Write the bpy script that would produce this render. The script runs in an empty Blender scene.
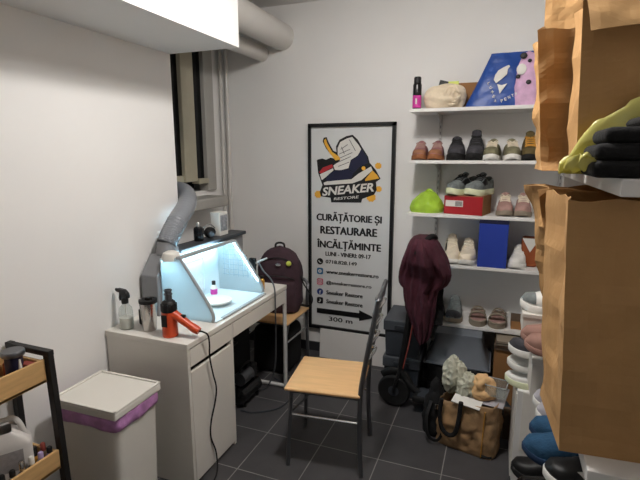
import bpy, bmesh, math, random
from math import sin, cos, pi, radians, sqrt, atan2
from mathutils import Vector, Matrix, noise, Euler

random.seed(7)
scene = bpy.context.scene
COL = scene.collection

# ------------------------------------------------------------------ camera
cam_d = bpy.data.cameras.new('camera')
cam_d.sensor_fit = 'HORIZONTAL'
cam_d.sensor_width = 36.0
cam_d.lens = 25.93
cam_d.clip_start = 0.02
cam = bpy.data.objects.new('camera', cam_d)
COL.objects.link(cam)
cam.location = (0, 0, 1.617)
cam.rotation_mode = 'XYZ'
cam.rotation_euler = (radians(90 - 10.552), radians(0.0), radians(21.275))
scene.camera = cam

# ------------------------------------------------------------------ world and lights
w = bpy.data.worlds.new('night')
scene.world = w
w.use_nodes = True
w.node_tree.nodes['Background'].inputs[0].default_value = (0.02, 0.025, 0.035, 1)
w.node_tree.nodes['Background'].inputs[1].default_value = 0.15

def lamp(name, loc, power, radius, color):
    d = bpy.data.lights.new(name, 'POINT')
    d.energy = power
    d.shadow_soft_size = radius
    d.color = color
    o = bpy.data.objects.new(name, d)
    o.location = loc
    COL.objects.link(o)
    return o
d = bpy.data.lights.new('ceiling_lamp_light', 'AREA')
d.shape = 'DISK'
d.size = 0.24
d.energy = 13
d.color = (1.0, 0.958, 0.918)
o = bpy.data.objects.new('ceiling_lamp_light', d)
o.location = (-0.47, 1.64, 2.69)
COL.objects.link(o)
lamp('ceiling_globe_light', (-0.49, 1.64, 2.60), 20, 0.09, (1.0, 0.958, 0.918))
lamp('fill_light', (-0.75, -1.6, 2.55), 1.0, 0.10, (1.0, 0.958, 0.918))  # added weak fill behind the camera for camera-facing surfaces, no known lamp

scene.view_settings.view_transform = 'Standard'
scene.view_settings.look = 'None'
scene.view_settings.gamma = 1.0
scene.view_settings.exposure = 0.42
scene.view_settings.use_curve_mapping = False

# ------------------------------------------------------------------ materials
def lin(c):
    c = c / 255.0
    return c / 12.92 if c <= 0.04045 else ((c + 0.055) / 1.055) ** 2.4
def rgb(c):
    return (lin(c[0]), lin(c[1]), lin(c[2]), 1)

def mat(name, c, rough=0.6, metal=0.0, var=0.06, vscale=6.0, bump=0.0, bscale=40.0, trans=0.0, ior=1.45, emit=None, estr=0.0, spec=None, stretch=None):
    m = bpy.data.materials.new(name)
    m.use_nodes = True
    nt = m.node_tree
    bs = nt.nodes['Principled BSDF']
    bs.inputs['Roughness'].default_value = rough
    bs.inputs['Metallic'].default_value = metal
    bs.inputs['Transmission Weight'].default_value = trans
    bs.inputs['IOR'].default_value = ior
    if spec is not None:
        bs.inputs['Specular IOR Level'].default_value = spec
    tc = nt.nodes.new('ShaderNodeTexCoord')
    vec = tc.outputs['Object']
    if stretch:
        mp = nt.nodes.new('ShaderNodeMapping')
        mp.inputs['Scale'].default_value = stretch
        nt.links.new(vec, mp.inputs['Vector'])
        vec = mp.outputs['Vector']
    base = rgb(c)
    if var > 0:
        n = nt.nodes.new('ShaderNodeTexNoise')
        n.inputs['Scale'].default_value = vscale
        n.inputs['Detail'].default_value = 4
        nt.links.new(vec, n.inputs['Vector'])
        r = nt.nodes.new('ShaderNodeValToRGB')
        r.color_ramp.elements[0].position = 0.3
        r.color_ramp.elements[1].position = 0.7
        r.color_ramp.elements[0].color = tuple(max(0, v * (1 - var)) for v in base[:3]) + (1,)
        r.color_ramp.elements[1].color = tuple(min(1, v * (1 + var)) for v in base[:3]) + (1,)
        nt.links.new(n.outputs['Fac'], r.inputs['Fac'])
        nt.links.new(r.outputs['Color'], bs.inputs['Base Color'])
    else:
        bs.inputs['Base Color'].default_value = base
    if bump > 0:
        n2 = nt.nodes.new('ShaderNodeTexNoise')
        n2.inputs['Scale'].default_value = bscale
        n2.inputs['Detail'].default_value = 5
        nt.links.new(vec, n2.inputs['Vector'])
        b = nt.nodes.new('ShaderNodeBump')
        b.inputs['Strength'].default_value = bump
        b.inputs['Distance'].default_value = 0.01
        nt.links.new(n2.outputs['Fac'], b.inputs['Height'])
        nt.links.new(b.outputs['Normal'], bs.inputs['Normal'])
    if emit:
        bs.inputs['Emission Color'].default_value = rgb(emit)
        bs.inputs['Emission Strength'].default_value = estr
    return m

def sheet_mat(name, c, amount=0.5, rough=0.35):
    """thin translucent sheet: diffuse front, light bleeding through"""
    m = mat(name, c, rough, var=0.02)
    nt = m.node_tree
    bs = nt.nodes['Principled BSDF']
    out = nt.nodes['Material Output']
    tr = nt.nodes.new('ShaderNodeBsdfTranslucent')
    tr.inputs['Color'].default_value = rgb(c)
    mx = nt.nodes.new('ShaderNodeMixShader')
    mx.inputs[0].default_value = amount
    nt.links.new(bs.outputs[0], mx.inputs[1])
    nt.links.new(tr.outputs[0], mx.inputs[2])
    nt.links.new(mx.outputs[0], out.inputs['Surface'])
    return m

def clear_mat(name, c, clear=0.7, rough=0.1):
    """thin clear plastic film: mostly lets the view through, with gloss"""
    m = mat(name, c, rough, var=0.0)
    nt = m.node_tree
    bs = nt.nodes['Principled BSDF']
    out = nt.nodes['Material Output']
    tr = nt.nodes.new('ShaderNodeBsdfTransparent')
    tr.inputs['Color'].default_value = rgb(c)
    mx = nt.nodes.new('ShaderNodeMixShader')
    mx.inputs[0].default_value = clear
    nt.links.new(bs.outputs[0], mx.inputs[1])
    nt.links.new(tr.outputs[0], mx.inputs[2])
    nt.links.new(mx.outputs[0], out.inputs['Surface'])
    return m

def tile_mat():
    m = mat('floor_tile', (60, 60, 64), 0.42, var=0.0)
    nt = m.node_tree
    bs = nt.nodes['Principled BSDF']
    tc = nt.nodes.new('ShaderNodeTexCoord')
    mp = nt.nodes.new('ShaderNodeMapping')
    mp.inputs['Location'].default_value = (1.1834 + 0.3331 * 12, -2.188 + 0.3406 * 24, 0)
    br = nt.nodes.new('ShaderNodeTexBrick')
    br.offset = 0.0
    br.inputs['Scale'].default_value = 1.0
    br.inputs['Brick Width'].default_value = 0.3331
    br.inputs['Row Height'].default_value = 0.3406
    br.inputs['Mortar Size'].default_value = 0.0028
    br.inputs['Mortar Smooth'].default_value = 0.2
    br.inputs['Color1'].default_value = rgb((66, 65, 67))
    br.inputs['Color2'].default_value = rgb((72, 71, 73))
    br.inputs['Mortar'].default_value = rgb((138, 136, 134))
    nt.links.new(tc.outputs['Object'], mp.inputs['Vector'])
    nt.links.new(mp.outputs['Vector'], br.inputs['Vector'])
    n = nt.nodes.new('ShaderNodeTexNoise')
    n.inputs['Scale'].default_value = 9
    n.inputs['Detail'].default_value = 6
    nt.links.new(tc.outputs['Object'], n.inputs['Vector'])
    mix = nt.nodes.new('ShaderNodeMix')
    mix.data_type = 'RGBA'
    mix.blend_type = 'OVERLAY'
    mix.inputs['Factor'].default_value = 0.25
    nt.links.new(br.outputs['Color'], mix.inputs['A'])
    nt.links.new(n.outputs['Fac'], mix.inputs['B'])
    nt.links.new(mix.outputs['Result'], bs.inputs['Base Color'])
    b = nt.nodes.new('ShaderNodeBump')
    b.invert = True
    b.inputs['Strength'].default_value = 0.4
    b.inputs['Distance'].default_value = 0.003
    nt.links.new(br.outputs['Fac'], b.inputs['Height'])
    nt.links.new(b.outputs['Normal'], bs.inputs['Normal'])
    return m

M = {}
def mm(key, *a, **k):
    M[key] = mat(key, *a, **k)
    return M[key]
mm('wall_paint', (238, 237, 235), 0.85, var=0.02, vscale=2, bump=0.05, bscale=180)
mm('ceiling_paint', (228, 226, 223), 0.9, var=0.02)
mm('pipe_paint', (214, 211, 206), 0.45, var=0.03)
M['floor_tile'] = tile_mat()
mm('dark_skirting', (48, 48, 52), 0.5)
mm('white_laminate', (226, 222, 214), 0.38, var=0.015)
mm('white_shelf', (228, 226, 223), 0.4, var=0.015)
mm('white_plastic', (226, 223, 215), 0.35, var=0.02)
mm('white_metal', (205, 205, 203), 0.35, var=0.02)
mm('grey_metal', (112, 114, 118), 0.35, 0.85, var=0.05)
mm('steel', (190, 186, 182), 0.22, 1.0, var=0.04)
mm('bright_steel', (205, 205, 205), 0.25, 0.9, var=0.03)
mm('beech', (224, 180, 128), 0.42, var=0.07, vscale=5, stretch=(1, 9, 1))
mm('pine', (206, 166, 112), 0.5, var=0.14, vscale=7, stretch=(8, 1, 8))
mm('black_wood', (24, 23, 23), 0.5, var=0.1)
mm('black', (16, 16, 17), 0.5, var=0.15)
mm('black_rubber', (15, 15, 16), 0.75, var=0.1, bump=0.1)
mm('black_gloss', (12, 12, 14), 0.22, var=0.05)
mm('black_cloth', (12, 12, 14), 0.9, var=0.25, vscale=20, bump=0.3, bscale=90)
mm('dark_grey_plastic', (52, 56, 62), 0.45, var=0.08)
mm('slate_plastic', (66, 70, 76), 0.5, var=0.10)
mm('housing_grey', (134, 135, 138), 0.45, var=0.04)
mm('booth_trim', (160, 164, 166), 0.35, var=0.04)
mm('booth_grid', (186, 208, 218), 0.5, var=0.03)
mm('tub_slate', (108, 114, 122), 0.45, var=0.06)
M['booth_sheet'] = sheet_mat('booth_sheet', (226, 238, 242), 0.6)
mm('booth_white', (216, 232, 238), 0.3, var=0.03)
mm('filter_white', (225, 235, 238), 0.8, var=0.06, vscale=60)
mm('led_glow', (255, 255, 255), 0.4, var=0, emit=(200, 238, 255), estr=38.0)
mm('duct_grey', (138, 142, 148), 0.38, 0.15, var=0.06)
mm('orange_plastic', (200, 74, 38), 0.38, var=0.05)
mm('lilac_liner', (190, 136, 190), 0.3, var=0.22, vscale=26, bump=0.5, bscale=30)
mm('window_frame', (168, 166, 160), 0.5, var=0.05)
mm('window_beige', (172, 166, 146), 0.5, var=0.05)
M['night_glass'] = mat('night_glass', (16, 17, 19), 0.04, var=0.0, trans=0.3, ior=1.3)  # dark of the night outside is put into the glass colour
mm('plum_cloth', (66, 46, 54), 0.85, var=0.15, vscale=25, bump=0.35, bscale=120)
mm('maroon_cloth', (66, 24, 38), 0.9, var=0.14, vscale=18, bump=0.3, bscale=140)
mm('badge_yellow', (214, 224, 96), 0.4, var=0.05)
mm('kraft', (184, 142, 92), 0.75, var=0.07, vscale=7, bump=0.25, bscale=14)
mm('kraft_light', (200, 158, 106), 0.75, var=0.06, vscale=7, bump=0.2, bscale=14)
mm('cardboard', (150, 108, 66), 0.8, var=0.08, vscale=5)
mm('cardboard_dark', (96, 78, 62), 0.8, var=0.08, vscale=5)
mm('poster_white', (222, 224, 224), 0.35, var=0.012)
mm('poster_black', (20, 20, 22), 0.45, var=0.03)
mm('navy', (30, 32, 62), 0.5, var=0.05)
mm('poster_yellow', (238, 178, 62), 0.5, var=0.05)
mm('poster_red', (186, 44, 52), 0.5, var=0.05)
mm('sneaker_white', (228, 226, 220), 0.6, var=0.03)
mm('cream', (224, 212, 190), 0.75, var=0.06, vscale=20)
mm('towel', (232, 216, 190), 0.95, var=0.06, vscale=50, bump=0.8, bscale=160)
mm('blue_plastic', (28, 70, 148), 0.4, var=0.1, vscale=9, bump=0.5, bscale=14)
mm('royal_blue', (36, 62, 160), 0.7, var=0.05)
mm('lime', (160, 198, 60), 0.35, var=0.12, vscale=14, bump=0.5, bscale=20)
mm('red_box', (164, 26, 34), 0.5, var=0.04)
mm('magenta', (206, 60, 158), 0.4, var=0.2, vscale=60)
mm('pink_suede', (150, 104, 106), 0.85, var=0.1, vscale=30)
mm('tan_suede', (150, 104, 76), 0.85, var=0.1, vscale=30)
mm('gum', (150, 96, 60), 0.6, var=0.05)
mm('charcoal_suede', (62, 61, 66), 0.9, var=0.15, vscale=40, bump=0.2, bscale=120)
mm('olive_canvas', (122, 118, 92), 0.9, var=0.12, vscale=40, bump=0.2, bscale=160)
mm('olive_dark', (92, 78, 44), 0.8, var=0.12)
mm('mesh_grey', (112, 118, 118), 0.9, var=0.2, vscale=60)
mm('mint_sole', (222, 226, 190), 0.5, var=0.03)
mm('dusty_pink', (166, 132, 124), 0.85, var=0.12, vscale=40)
mm('taupe', (142, 130, 114), 0.85, var=0.1)
mm('rose_brown', (146, 110, 98), 0.8, var=0.08)
mm('denim_blue', (32, 70, 100), 0.9, var=0.15, vscale=40, bump=0.3, bscale=120)
mm('dark_blue_trim', (18, 46, 78), 0.8, var=0.1)
mm('shoe_lining', (70, 66, 62), 0.95, var=0.1)
mm('rust', (150, 78, 40), 0.8, var=0.1)
mm('tan_bag', (160, 128, 92), 0.5, var=0.30, vscale=16, bump=0.6, bscale=18)
mm('sage_paper', (192, 192, 174), 0.45, var=0.14, vscale=14, bump=0.3, bscale=30)
mm('paper', (224, 222, 216), 0.8, var=0.03)
mm('lilac_paper', (168, 164, 170), 0.8, var=0.05)
mm('peach_cloth', (222, 180, 130), 0.9, var=0.08, vscale=12)
mm('jug_white', (214, 210, 206), 0.4, var=0.03)
mm('label_grey', (150, 146, 146), 0.6, var=0.12, vscale=60)
mm('lilac', (168, 150, 190), 0.4, var=0.06)
mm('rust_red', (150, 70, 60), 0.6, var=0.1)
mm('amber', (196, 140, 52), 0.5, var=0.05)
mm('pink_print', (208, 168, 200), 0.6, var=0.15, vscale=25)
mm('white_liquid', (222, 220, 212), 0.3, var=0.02)
M['clear_plastic'] = clear_mat('clear_plastic', (236, 238, 236), 0.85, 0.12)
M['yellow_film'] = sheet_mat('yellow_film', (218, 212, 130), 0.35, 0.16)
mm('print_grey', (150, 152, 156), 0.6, var=0.5, vscale=40)
mm('instagram', (200, 84, 110), 0.4, var=0.25, vscale=40)
mm('web_blue', (60, 116, 158), 0.4, var=0.05)
mm('face_blue', (48, 66, 128), 0.4, var=0.03)

# ------------------------------------------------------------------ building helpers
class B:
    """collects shapes of one part"""
    def __init__(self):
        self.bm = bmesh.new()
    def box(self, x0, x1, y0, y1, z0, z1, bevel=0.0, mtx=None, seg=2):
        r = bmesh.ops.create_cube(self.bm, size=1.0)
        vs = r['verts']
        for v in vs:
            v.co = Vector(((x0 + x1) / 2 + v.co.x * (x1 - x0), (y0 + y1) / 2 + v.co.y * (y1 - y0), (z0 + z1) / 2 + v.co.z * (z1 - z0)))
        if bevel > 0:
            es = list({e for v in vs for e in v.link_edges})
            rb = bmesh.ops.bevel(self.bm, geom=es, offset=bevel, segments=seg, affect='EDGES', profile=0.5)
            vs = list({v for f in rb['faces'] for v in f.verts} | {v for v in vs if v.is_valid})
        if mtx is not None:
            for v in vs:
                v.co = mtx @ v.co
        return self
    def grid(self, fn, nu, nv, closeu=False, closev=False, capu=False):
        g = []
        for i in range(nu):
            g.append([self.bm.verts.new(fn(i / (nu if closeu else nu - 1), j / (nv if closev else nv - 1))) for j in range(nv)])
        for i in range(nu if closeu else nu - 1):
            for j in range(nv if closev else nv - 1):
                a, b, c, d = g[i][j], g[(i + 1) % nu][j], g[(i + 1) % nu][(j + 1) % nv], g[i][(j + 1) % nv]
                try:
                    self.bm.faces.new((a, b, c, d))
                except ValueError:
                    pass
        if capu:
            for k in (0, nu - 1):
                try:
                    self.bm.faces.new(g[k] if k else g[k][::-1])
                except ValueError:
                    pass
        self.g = g
        return self
    def tube(self, pts, r, seg=10, closed=False, flat=1.0):
        pts = [Vector(p) for p in pts]
        n = len(pts)
        rs = r if isinstance(r, (list, tuple)) else [r] * n
        rings = []
        up = None
        for i, p in enumerate(pts):
            a = pts[(i - 1) % n] if (closed or i > 0) else p
            b = pts[(i + 1) % n] if (closed or i < n - 1) else p
            t = (b - a).normalized()
            if up is None:
                up = Vector((0, 0, 1)) if abs(t.z) < 0.9 else Vector((1, 0, 0))
            s = t.cross(up)
            if s.length < 1e-5:
                s = t.cross(Vector((0, 1, 0)))
            s.normalize()
            u = s.cross(t).normalized()
            up = u
            rings.append([self.bm.verts.new(p + rs[i] * (cos(2 * pi * k / seg) * s + flat * sin(2 * pi * k / seg) * u)) for k in range(seg)])
        for i in range(n if closed else n - 1):
            A, C = rings[i], rings[(i + 1) % n]
            for k in range(seg):
                self.bm.faces.new((A[k], A[(k + 1) % seg], C[(k + 1) % seg], C[k]))
        if not closed:
            self.bm.faces.new(rings[0][::-1])
            self.bm.faces.new(rings[-1])
        return self
    def lathe(self, prof, c=(0, 0, 0), seg=24, mtx=None):
        rings = []
        for r, z in prof:
            ring = []
            for k in range(seg):
                v = Vector((r * cos(2 * pi * k / seg), r * sin(2 * pi * k / seg), z))
                if mtx is not None:
                    v = mtx @ v
                ring.append(self.bm.verts.new(v + Vector(c)))
            rings.append(ring)
        for A, C in zip(rings, rings[1:]):
            for k in range(seg):
                self.bm.faces.new((A[k], A[(k + 1) % seg], C[(k + 1) % seg], C[k]))
        if prof[0][0] > 1e-4:
            self.bm.faces.new(rings[0][::-1])
        if prof[-1][0] > 1e-4:
            self.bm.faces.new(rings[-1])
        return self
    def prism(self, poly, fn, d0, d1):
        """poly of (u,v); fn(u,v,d) -> point"""
        a = [self.bm.verts.new(fn(u, v, d0)) for u, v in poly]
        b = [self.bm.verts.new(fn(u, v, d1)) for u, v in poly]
        n = len(poly)
        self.bm.faces.new(a)
        self.bm.faces.new(b[::-1])
        for i in range(n):
            self.bm.faces.new((a[i], b[i], b[(i + 1) % n], a[(i + 1) % n]))
        return self
    def ball(self, c, rx, ry=None, rz=None, seg=16):
        ry = rx if ry is None else ry
        rz = rx if rz is None else rz
        r = bmesh.ops.create_uvsphere(self.bm, u_segments=seg, v_segments=max(6, seg // 2), radius=1.0)
        for v in r['verts']:
            v.co = Vector((c[0] + v.co.x * rx, c[1] + v.co.y * ry, c[2] + v.co.z * rz))
        return self
    def crumple(self, amp, scale, seed=0.0):
        self.bm.normal_update()
        for v in self.bm.verts:
            n = noise.noise(v.co * scale + Vector((seed, seed * 1.7, -seed)))
            n += 0.5 * noise.noise(v.co * scale * 2.3 + Vector((seed * 2, 1, seed)))
            v.co += v.normal * n * amp
        return self
    def build(self, name, material, parent=None, smooth=False, loc=None, rot=None, bevel=0.0, sub=0, solid=0.0):
        bmesh.ops.remove_doubles(self.bm, verts=self.bm.verts, dist=1e-6)
        bmesh.ops.recalc_face_normals(self.bm, faces=self.bm.faces)
        me = bpy.data.meshes.new(name)
        self.bm.to_mesh(me)
        self.bm.free()
        o = bpy.data.objects.new(name, me)
        COL.objects.link(o)
        me.materials.append(material if not isinstance(material, str) else M[material])
        if smooth:
            for p in me.polygons:
                p.use_smooth = True
            try:
                me.set_sharp_from_angle(angle=radians(42))
            except Exception:
                pass
        if parent is not None:
            o.parent = parent
        if loc is not None:
            o.location = loc
        if rot is not None:
            o.rotation_euler = rot
        if solid:
            s = o.modifiers.new('thickness', 'SOLIDIFY')
            s.thickness = solid
            s.offset = 0
        if bevel:
            b = o.modifiers.new('bevel', 'BEVEL')
            b.width = bevel
            b.segments = 2
            b.limit_method = 'ANGLE'
        if sub:
            s = o.modifiers.new('subdivision', 'SUBSURF')
            s.levels = sub
            s.render_levels = sub
        return o

def thing(name, label, cat, loc=(0, 0, 0), rotz=0.0, group=None, rot=None):
    o = bpy.data.objects.new(name, None)
    o.empty_display_size = 0.05
    COL.objects.link(o)
    o.location = loc
    o.rotation_euler = rot if rot is not None else (0, 0, rotz)
    o['label'] = label
    o['category'] = cat
    if group:
        o['group'] = group
    return o
def tag(o, label, cat, group=None, kind=None):
    o['label'] = label
    o['category'] = cat
    if group:
        o['group'] = group
    if kind:
        o['kind'] = kind
    return o
def struct(o):
    o['kind'] = 'structure'
    return o
def curve(ctrl, n=24):
    """Catmull-Rom through control points"""
    P = [Vector(p) for p in ctrl]
    P = [2 * P[0] - P[1]] + P + [2 * P[-1] - P[-2]]
    out = []
    segs = len(P) - 3
    for i in range(segs):
        m = max(2, n // segs)
        for k in range(m):
            t = k / m
            a, b, c, d = P[i:i + 4]
            out.append(0.5 * ((2 * b) + (c - a) * t + (2 * a - 5 * b + 4 * c - d) * t * t + (3 * b - a - 3 * c + d) * t ** 3))
    out.append(P[-2])
    return out
def lerp_table(tab, t):
    for (a, va), (b, vb) in zip(tab, tab[1:]):
        if t <= b:
            s = (t - a) / (b - a)
            s = s * s * (3 - 2 * s) * 0.5 + s * 0.5
            return va + (vb - va) * s
    return tab[-1][1]
def text(name, s, mtl, parent, w, h, place, bold=0.0, shear=0.0, depth=0.0012, heavy=0.0):
    """lettering scaled to width w and height h, lower left at origin of matrix place (x right, y up, z out)"""
    cu = bpy.data.curves.new(name, 'FONT')
    cu.body = s
    cu.size = 1.0
    cu.shear = shear
    cu.offset = bold
    cu.extrude = 0.02
    cu.resolution_u = 3
    t = bpy.data.objects.new(name, cu)
    COL.objects.link(t)
    me = bpy.data.meshes.new_from_object(t)
    bpy.data.objects.remove(t)
    xs = [v.co.x for v in me.vertices]
    ys = [v.co.y for v in me.vertices]
    zs = [v.co.z for v in me.vertices]
    x0, x1, y0, y1, z0, z1 = min(xs), max(xs), min(ys), max(ys), min(zs), max(zs)
    for v in me.vertices:
        p = Vector(((v.co.x - x0) / (x1 - x0) * w, (v.co.y - y0) / (y1 - y0) * h, (v.co.z - z0) / (z1 - z0 + 1e-9) * depth))
        v.co = place @ p
    if heavy:
        bm = bmesh.new()
        for dx, dy in ((0, 0), (heavy, 0), (heavy * 0.5, heavy * 0.4)):
            n0 = len(bm.verts)
            bm.from_mesh(me)
            bm.verts.ensure_lookup_table()
            for v in bm.verts[n0:]:
                v.co = v.co + (place.to_3x3() @ Vector((dx - heavy / 2, dy, dx * 0.02)))
        bm.to_mesh(me)
        bm.free()
    me.name = name
    o = bpy.data.objects.new(name, me)
    COL.objects.link(o)
    me.materials.clear()
    me.materials.append(M[mtl])
    o.parent = parent
    return o

# ------------------------------------------------------------------ the room
XR = 0.66
struct(B().box(-2.5, 0.9, -5.2, 3.6, -0.06, 0).build('floor', 'floor_tile'))
struct(B().box(-2.5, 0.9, -5.2, 3.6, 2.72, 2.80).build('ceiling', 'ceiling_paint'))
struct(B().box(-2.40, -1.80, -5.1, 2.27, 0, 2.72).build('wall_left', 'wall_paint'))
struct(B().box(-2.40, 0.85, 3.38, 3.55, 0, 2.72).build('wall_back', 'wall_paint'))
struct(B().box(XR, 0.85, -5.1, 3.38, 0, 2.72).build('wall_right', 'wall_paint'))
struct(B().box(-2.40, 0.85, -5.2, -5.1, 0, 2.72).build('wall_front', 'wall_paint'))
b = B()
WY0, WY1, WZ0, WZ1 = 2.36, 3.24, 1.33, 2.62
b.box(-2.40, -2.20, 2.27, 3.38, 0, WZ0).box(-2.40, -2.20, 2.27, 3.38, WZ1, 2.72)
b.box(-2.40, -2.20, 2.27, WY0, WZ0, WZ1).box(-2.40, -2.20, WY1, 3.38, WZ0, WZ1)
struct(b.build('wall_recess', 'wall_paint'))
struct(B().box(-2.46, -2.40, 2.30, 3.38, 1.25, 2.70).build('night_backing', 'black'))  # black sheet added behind the window to stand for the night dark
struct(B().box(-1.80, -1.348, -5.1, 2.272, 2.176, 2.72).build('trim_1', 'wall_paint'))
struct(B().box(-2.2, XR, 3.366, 3.38, 0, 0.075).build('baseboard_back', 'dark_skirting'))
struct(B().box(-1.80, -1.788, -5.1, 2.27, 0, 0.075).build('baseboard_left', 'dark_skirting'))
# window in the recess
win = bpy.data.objects.new('window_1', None)
COL.objects.link(win)
win['kind'] = 'structure'
b = B()
b.box(-2.26, -2.17, WY0, WY0 + 0.06, WZ0, WZ1, 0.006).box(-2.26, -2.17, WY1 - 0.12, WY1, WZ0, WZ1, 0.006)
b.box(-2.26, -2.17, WY0, WY1, WZ1 - 0.06, WZ1, 0.006)
b.build('window_frame', 'window_frame', win)
b = B()
b.box(-2.22, -2.172, 2.845, 2.92, WZ0 + 0.08, WZ1 - 0.03, 0.006).box(-2.22, -2.178, 2.92, 3.0, WZ0 + 0.08, WZ1 - 0.03, 0.006)
b.build('sash_stile', 'window_beige', win)
b = B()
b.box(-2.24, -2.19, WY0 + 0.06, 2.85, WZ0 + 0.08, WZ0 + 0.13, 0.005).box(-2.24, -2.16, 3.0, WY1 - 0.12, WZ0 + 0.06, WZ0 + 0.10, 0.005)
b.build('bottom_rail', 'window_beige', win)
B().box(-2.215, -2.205, WY0 + 0.05, 2.85, WZ0 + 0.08, WZ1 - 0.05).build('pane', 'night_glass', win)
B().box(-2.215, -2.205, 2.99, WY1 - 0.11, WZ0 + 0.08, WZ1 - 0.05).build('pane', 'night_glass', win)
B().box(-2.20, -2.0, 2.30, 3.14, 1.215, 1.295, 0.012).build('window_sill', 'window_frame', win)

# pipes under the ceiling and in the corner
def pipe(label, p0, p1, r, collars=()):
    t = thing('ceiling_pipe' if r > 0.03 else 'heating_pipe', label, 'pipe', p0)
    d = Vector(p1) - Vector(p0)
    B().tube([(0, 0, 0), d], r, 28).build('pipe_run', 'pipe_paint', t, True)
    for c in collars:
        q = d * c
        n = d.normalized() * 0.018
        B().tube([q - n, q + n], r * 1.10, 28).build('collar', 'pipe_paint', t, True)
    return t
pipe('thick white pipe running from the ceiling beam to the back wall', (-1.625, 2.275, 2.495), (-1.625, 3.379, 2.495), 0.098, ())
pipe('thinner white pipe tucked under the thick ceiling pipe', (-1.80, 2.275, 2.385), (-1.80, 3.379, 2.385), 0.058, ())
pipe('thin white vertical pipe nearest the room corner by the window', (-2.115, 3.352, 0.02), (-2.115, 3.352, 2.70), 0.016, (0.45,))
pipe('thin white vertical pipe beside the window jamb', (-2.165, 3.345, 0.02), (-2.165, 3.345, 2.70), 0.014, ())

# ------------------------------------------------------------------ desk
DX0, DX1, DY0, DY1 = -1.797, -1.30, 1.645, 2.72
desk = thing('desk', 'white laminate desk with a door cabinet and metal end leg', 'desk', (0, 0, 0))
B().box(DX0, DX1, DY0, DY1, 0.722, 0.75, 0.003).build('tabletop', 'white_laminate', desk)
B().box(DX0 + 0.005, DX1 - 0.004, DY0 + 0.004, DY0 + 0.022, 0.0, 0.722).build('side_panel', 'white_laminate', desk)
B().box(DX0 + 0.005, DX1 - 0.004, 2.022, 2.04, 0.0, 0.722).build('side_panel', 'white_laminate', desk)
B().box(DX0 + 0.005, DX1 - 0.02, DY0 + 0.02, 2.022, 0.0, 0.06).build('cabinet_bottom', 'white_laminate', desk)
B().box(DX0 + 0.005, DX0 + 0.02, DY0 + 0.02, 2.022, 0.06, 0.722).build('back_panel', 'white_laminate', desk)
B().box(DX1 - 0.020, DX1 - 0.002, DY0 + 0.024, 2.020, 0.628, 0.716, 0.002).build('cabinet_drawer', 'white_laminate', desk)
B().box(DX1 - 0.06, DX1 - 0.03, DY0 + 0.024, 2.020, 0.58, 0.66, 0.002).build('drawer_slot', 'black', desk)
B().box(DX1 - 0.020, DX1 - 0.002, DY0 + 0.024, 2.020, 0.022, 0.602, 0.002).build('door', 'white_laminate', desk)
B().box(DX1 - 0.020, DX1 - 0.002, 2.043, DY1 - 0.026, 0.632, 0.716, 0.002).build('wide_drawer', 'white_laminate', desk)
B().box(DX0 + 0.01, DX1 - 0.022, 2.045, DY1 - 0.03, 0.65, 0.715).build('drawer_box', 'white_laminate', desk)
b = B()
b.tube(curve([(-1.312, 2.705, 0.722), (-1.312, 2.705, 0.06), (-1.318, 2.705, 0.028), (-1.35, 2.705, 0.017), (-1.72, 2.705, 0.017), (-1.755, 2.705, 0.03), (-1.762, 2.705, 0.06), (-1.762, 2.705, 0.722)], 42), 0.0135, 12)
b.build('leg_frame', 'white_metal', desk, True)

# dark case and compressor under the desk
t = thing('equipment_case', 'large black case standing in the shadow under the white desk', 'case', (-1.66, 2.365, 0))
B().box(-0.12, 0.10, -0.31, 0.31, 0.02, 0.60, 0.03).build('case_shell', 'black_cloth', t, True)
B().tube(curve([(0.105, -0.08, 0.40), (0.135, -0.06, 0.42), (0.14, 0, 0.42), (0.135, 0.06, 0.42), (0.105, 0.08, 0.40)], 16), 0.010, 8).build('handle', 'black', t, True)
for y in (-0.27, 0.27):
    B().box(-0.1, 0.08, y - 0.02, y + 0.02, 0, 0.02).build('foot', 'black', t)

t = thing('air_compressor', 'small dark compressor with grey motor on the floor under the desk', 'compressor', (-1.455, 2.47, 0))
B().tube([(-0.03, -0.13, 0.075), (-0.03, -0.11, 0.075), (-0.03, 0.11, 0.075), (-0.03, 0.13, 0.075)], [0.03, 0.055, 0.055, 0.03], 20).build('tank', 'black_gloss', t, True)
B().tube([(-0.03, -0.09, 0.185), (-0.03, 0.03, 0.185)], 0.045, 18).build('motor', 'grey_metal', t, True)
B().box(-0.065, 0.005, 0.03, 0.09, 0.14, 0.24, 0.01).build('pump_head', 'black', t)
B().tube(curve([(-0.03, -0.08, 0.225), (-0.03, -0.06, 0.26), (-0.03, 0.03, 0.26), (-0.03, 0.06, 0.235)], 14), 0.008, 8).build('handle', 'black', t, True)
for x in (-0.06, 0.0):
    for y in (-0.08, 0.08):
        B().tube([(x, y, 0.0), (x, y, 0.035)], 0.011, 10).build('foot', 'black_rubber', t)

t = thing('filler_bag', 'black bag shape added to fill the dark area under the chair with the backpack', 'bag', (-1.52, 3.0, 0))  # black mass added to darken the space under the chair
b = B()
b.box(-0.15, 0.15, -0.14, 0.16, 0.0, 0.36, 0.06, seg=4)
b.crumple(0.008, 10, 4).build('bag', 'black_cloth', t, True)
B().tube(curve([(0.06, -0.10, 0.35), (0.07, -0.05, 0.385), (0.07, 0.05, 0.385), (0.06, 0.10, 0.35)], 14), 0.010, 8).build('handle', 'black', t, True)

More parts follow.
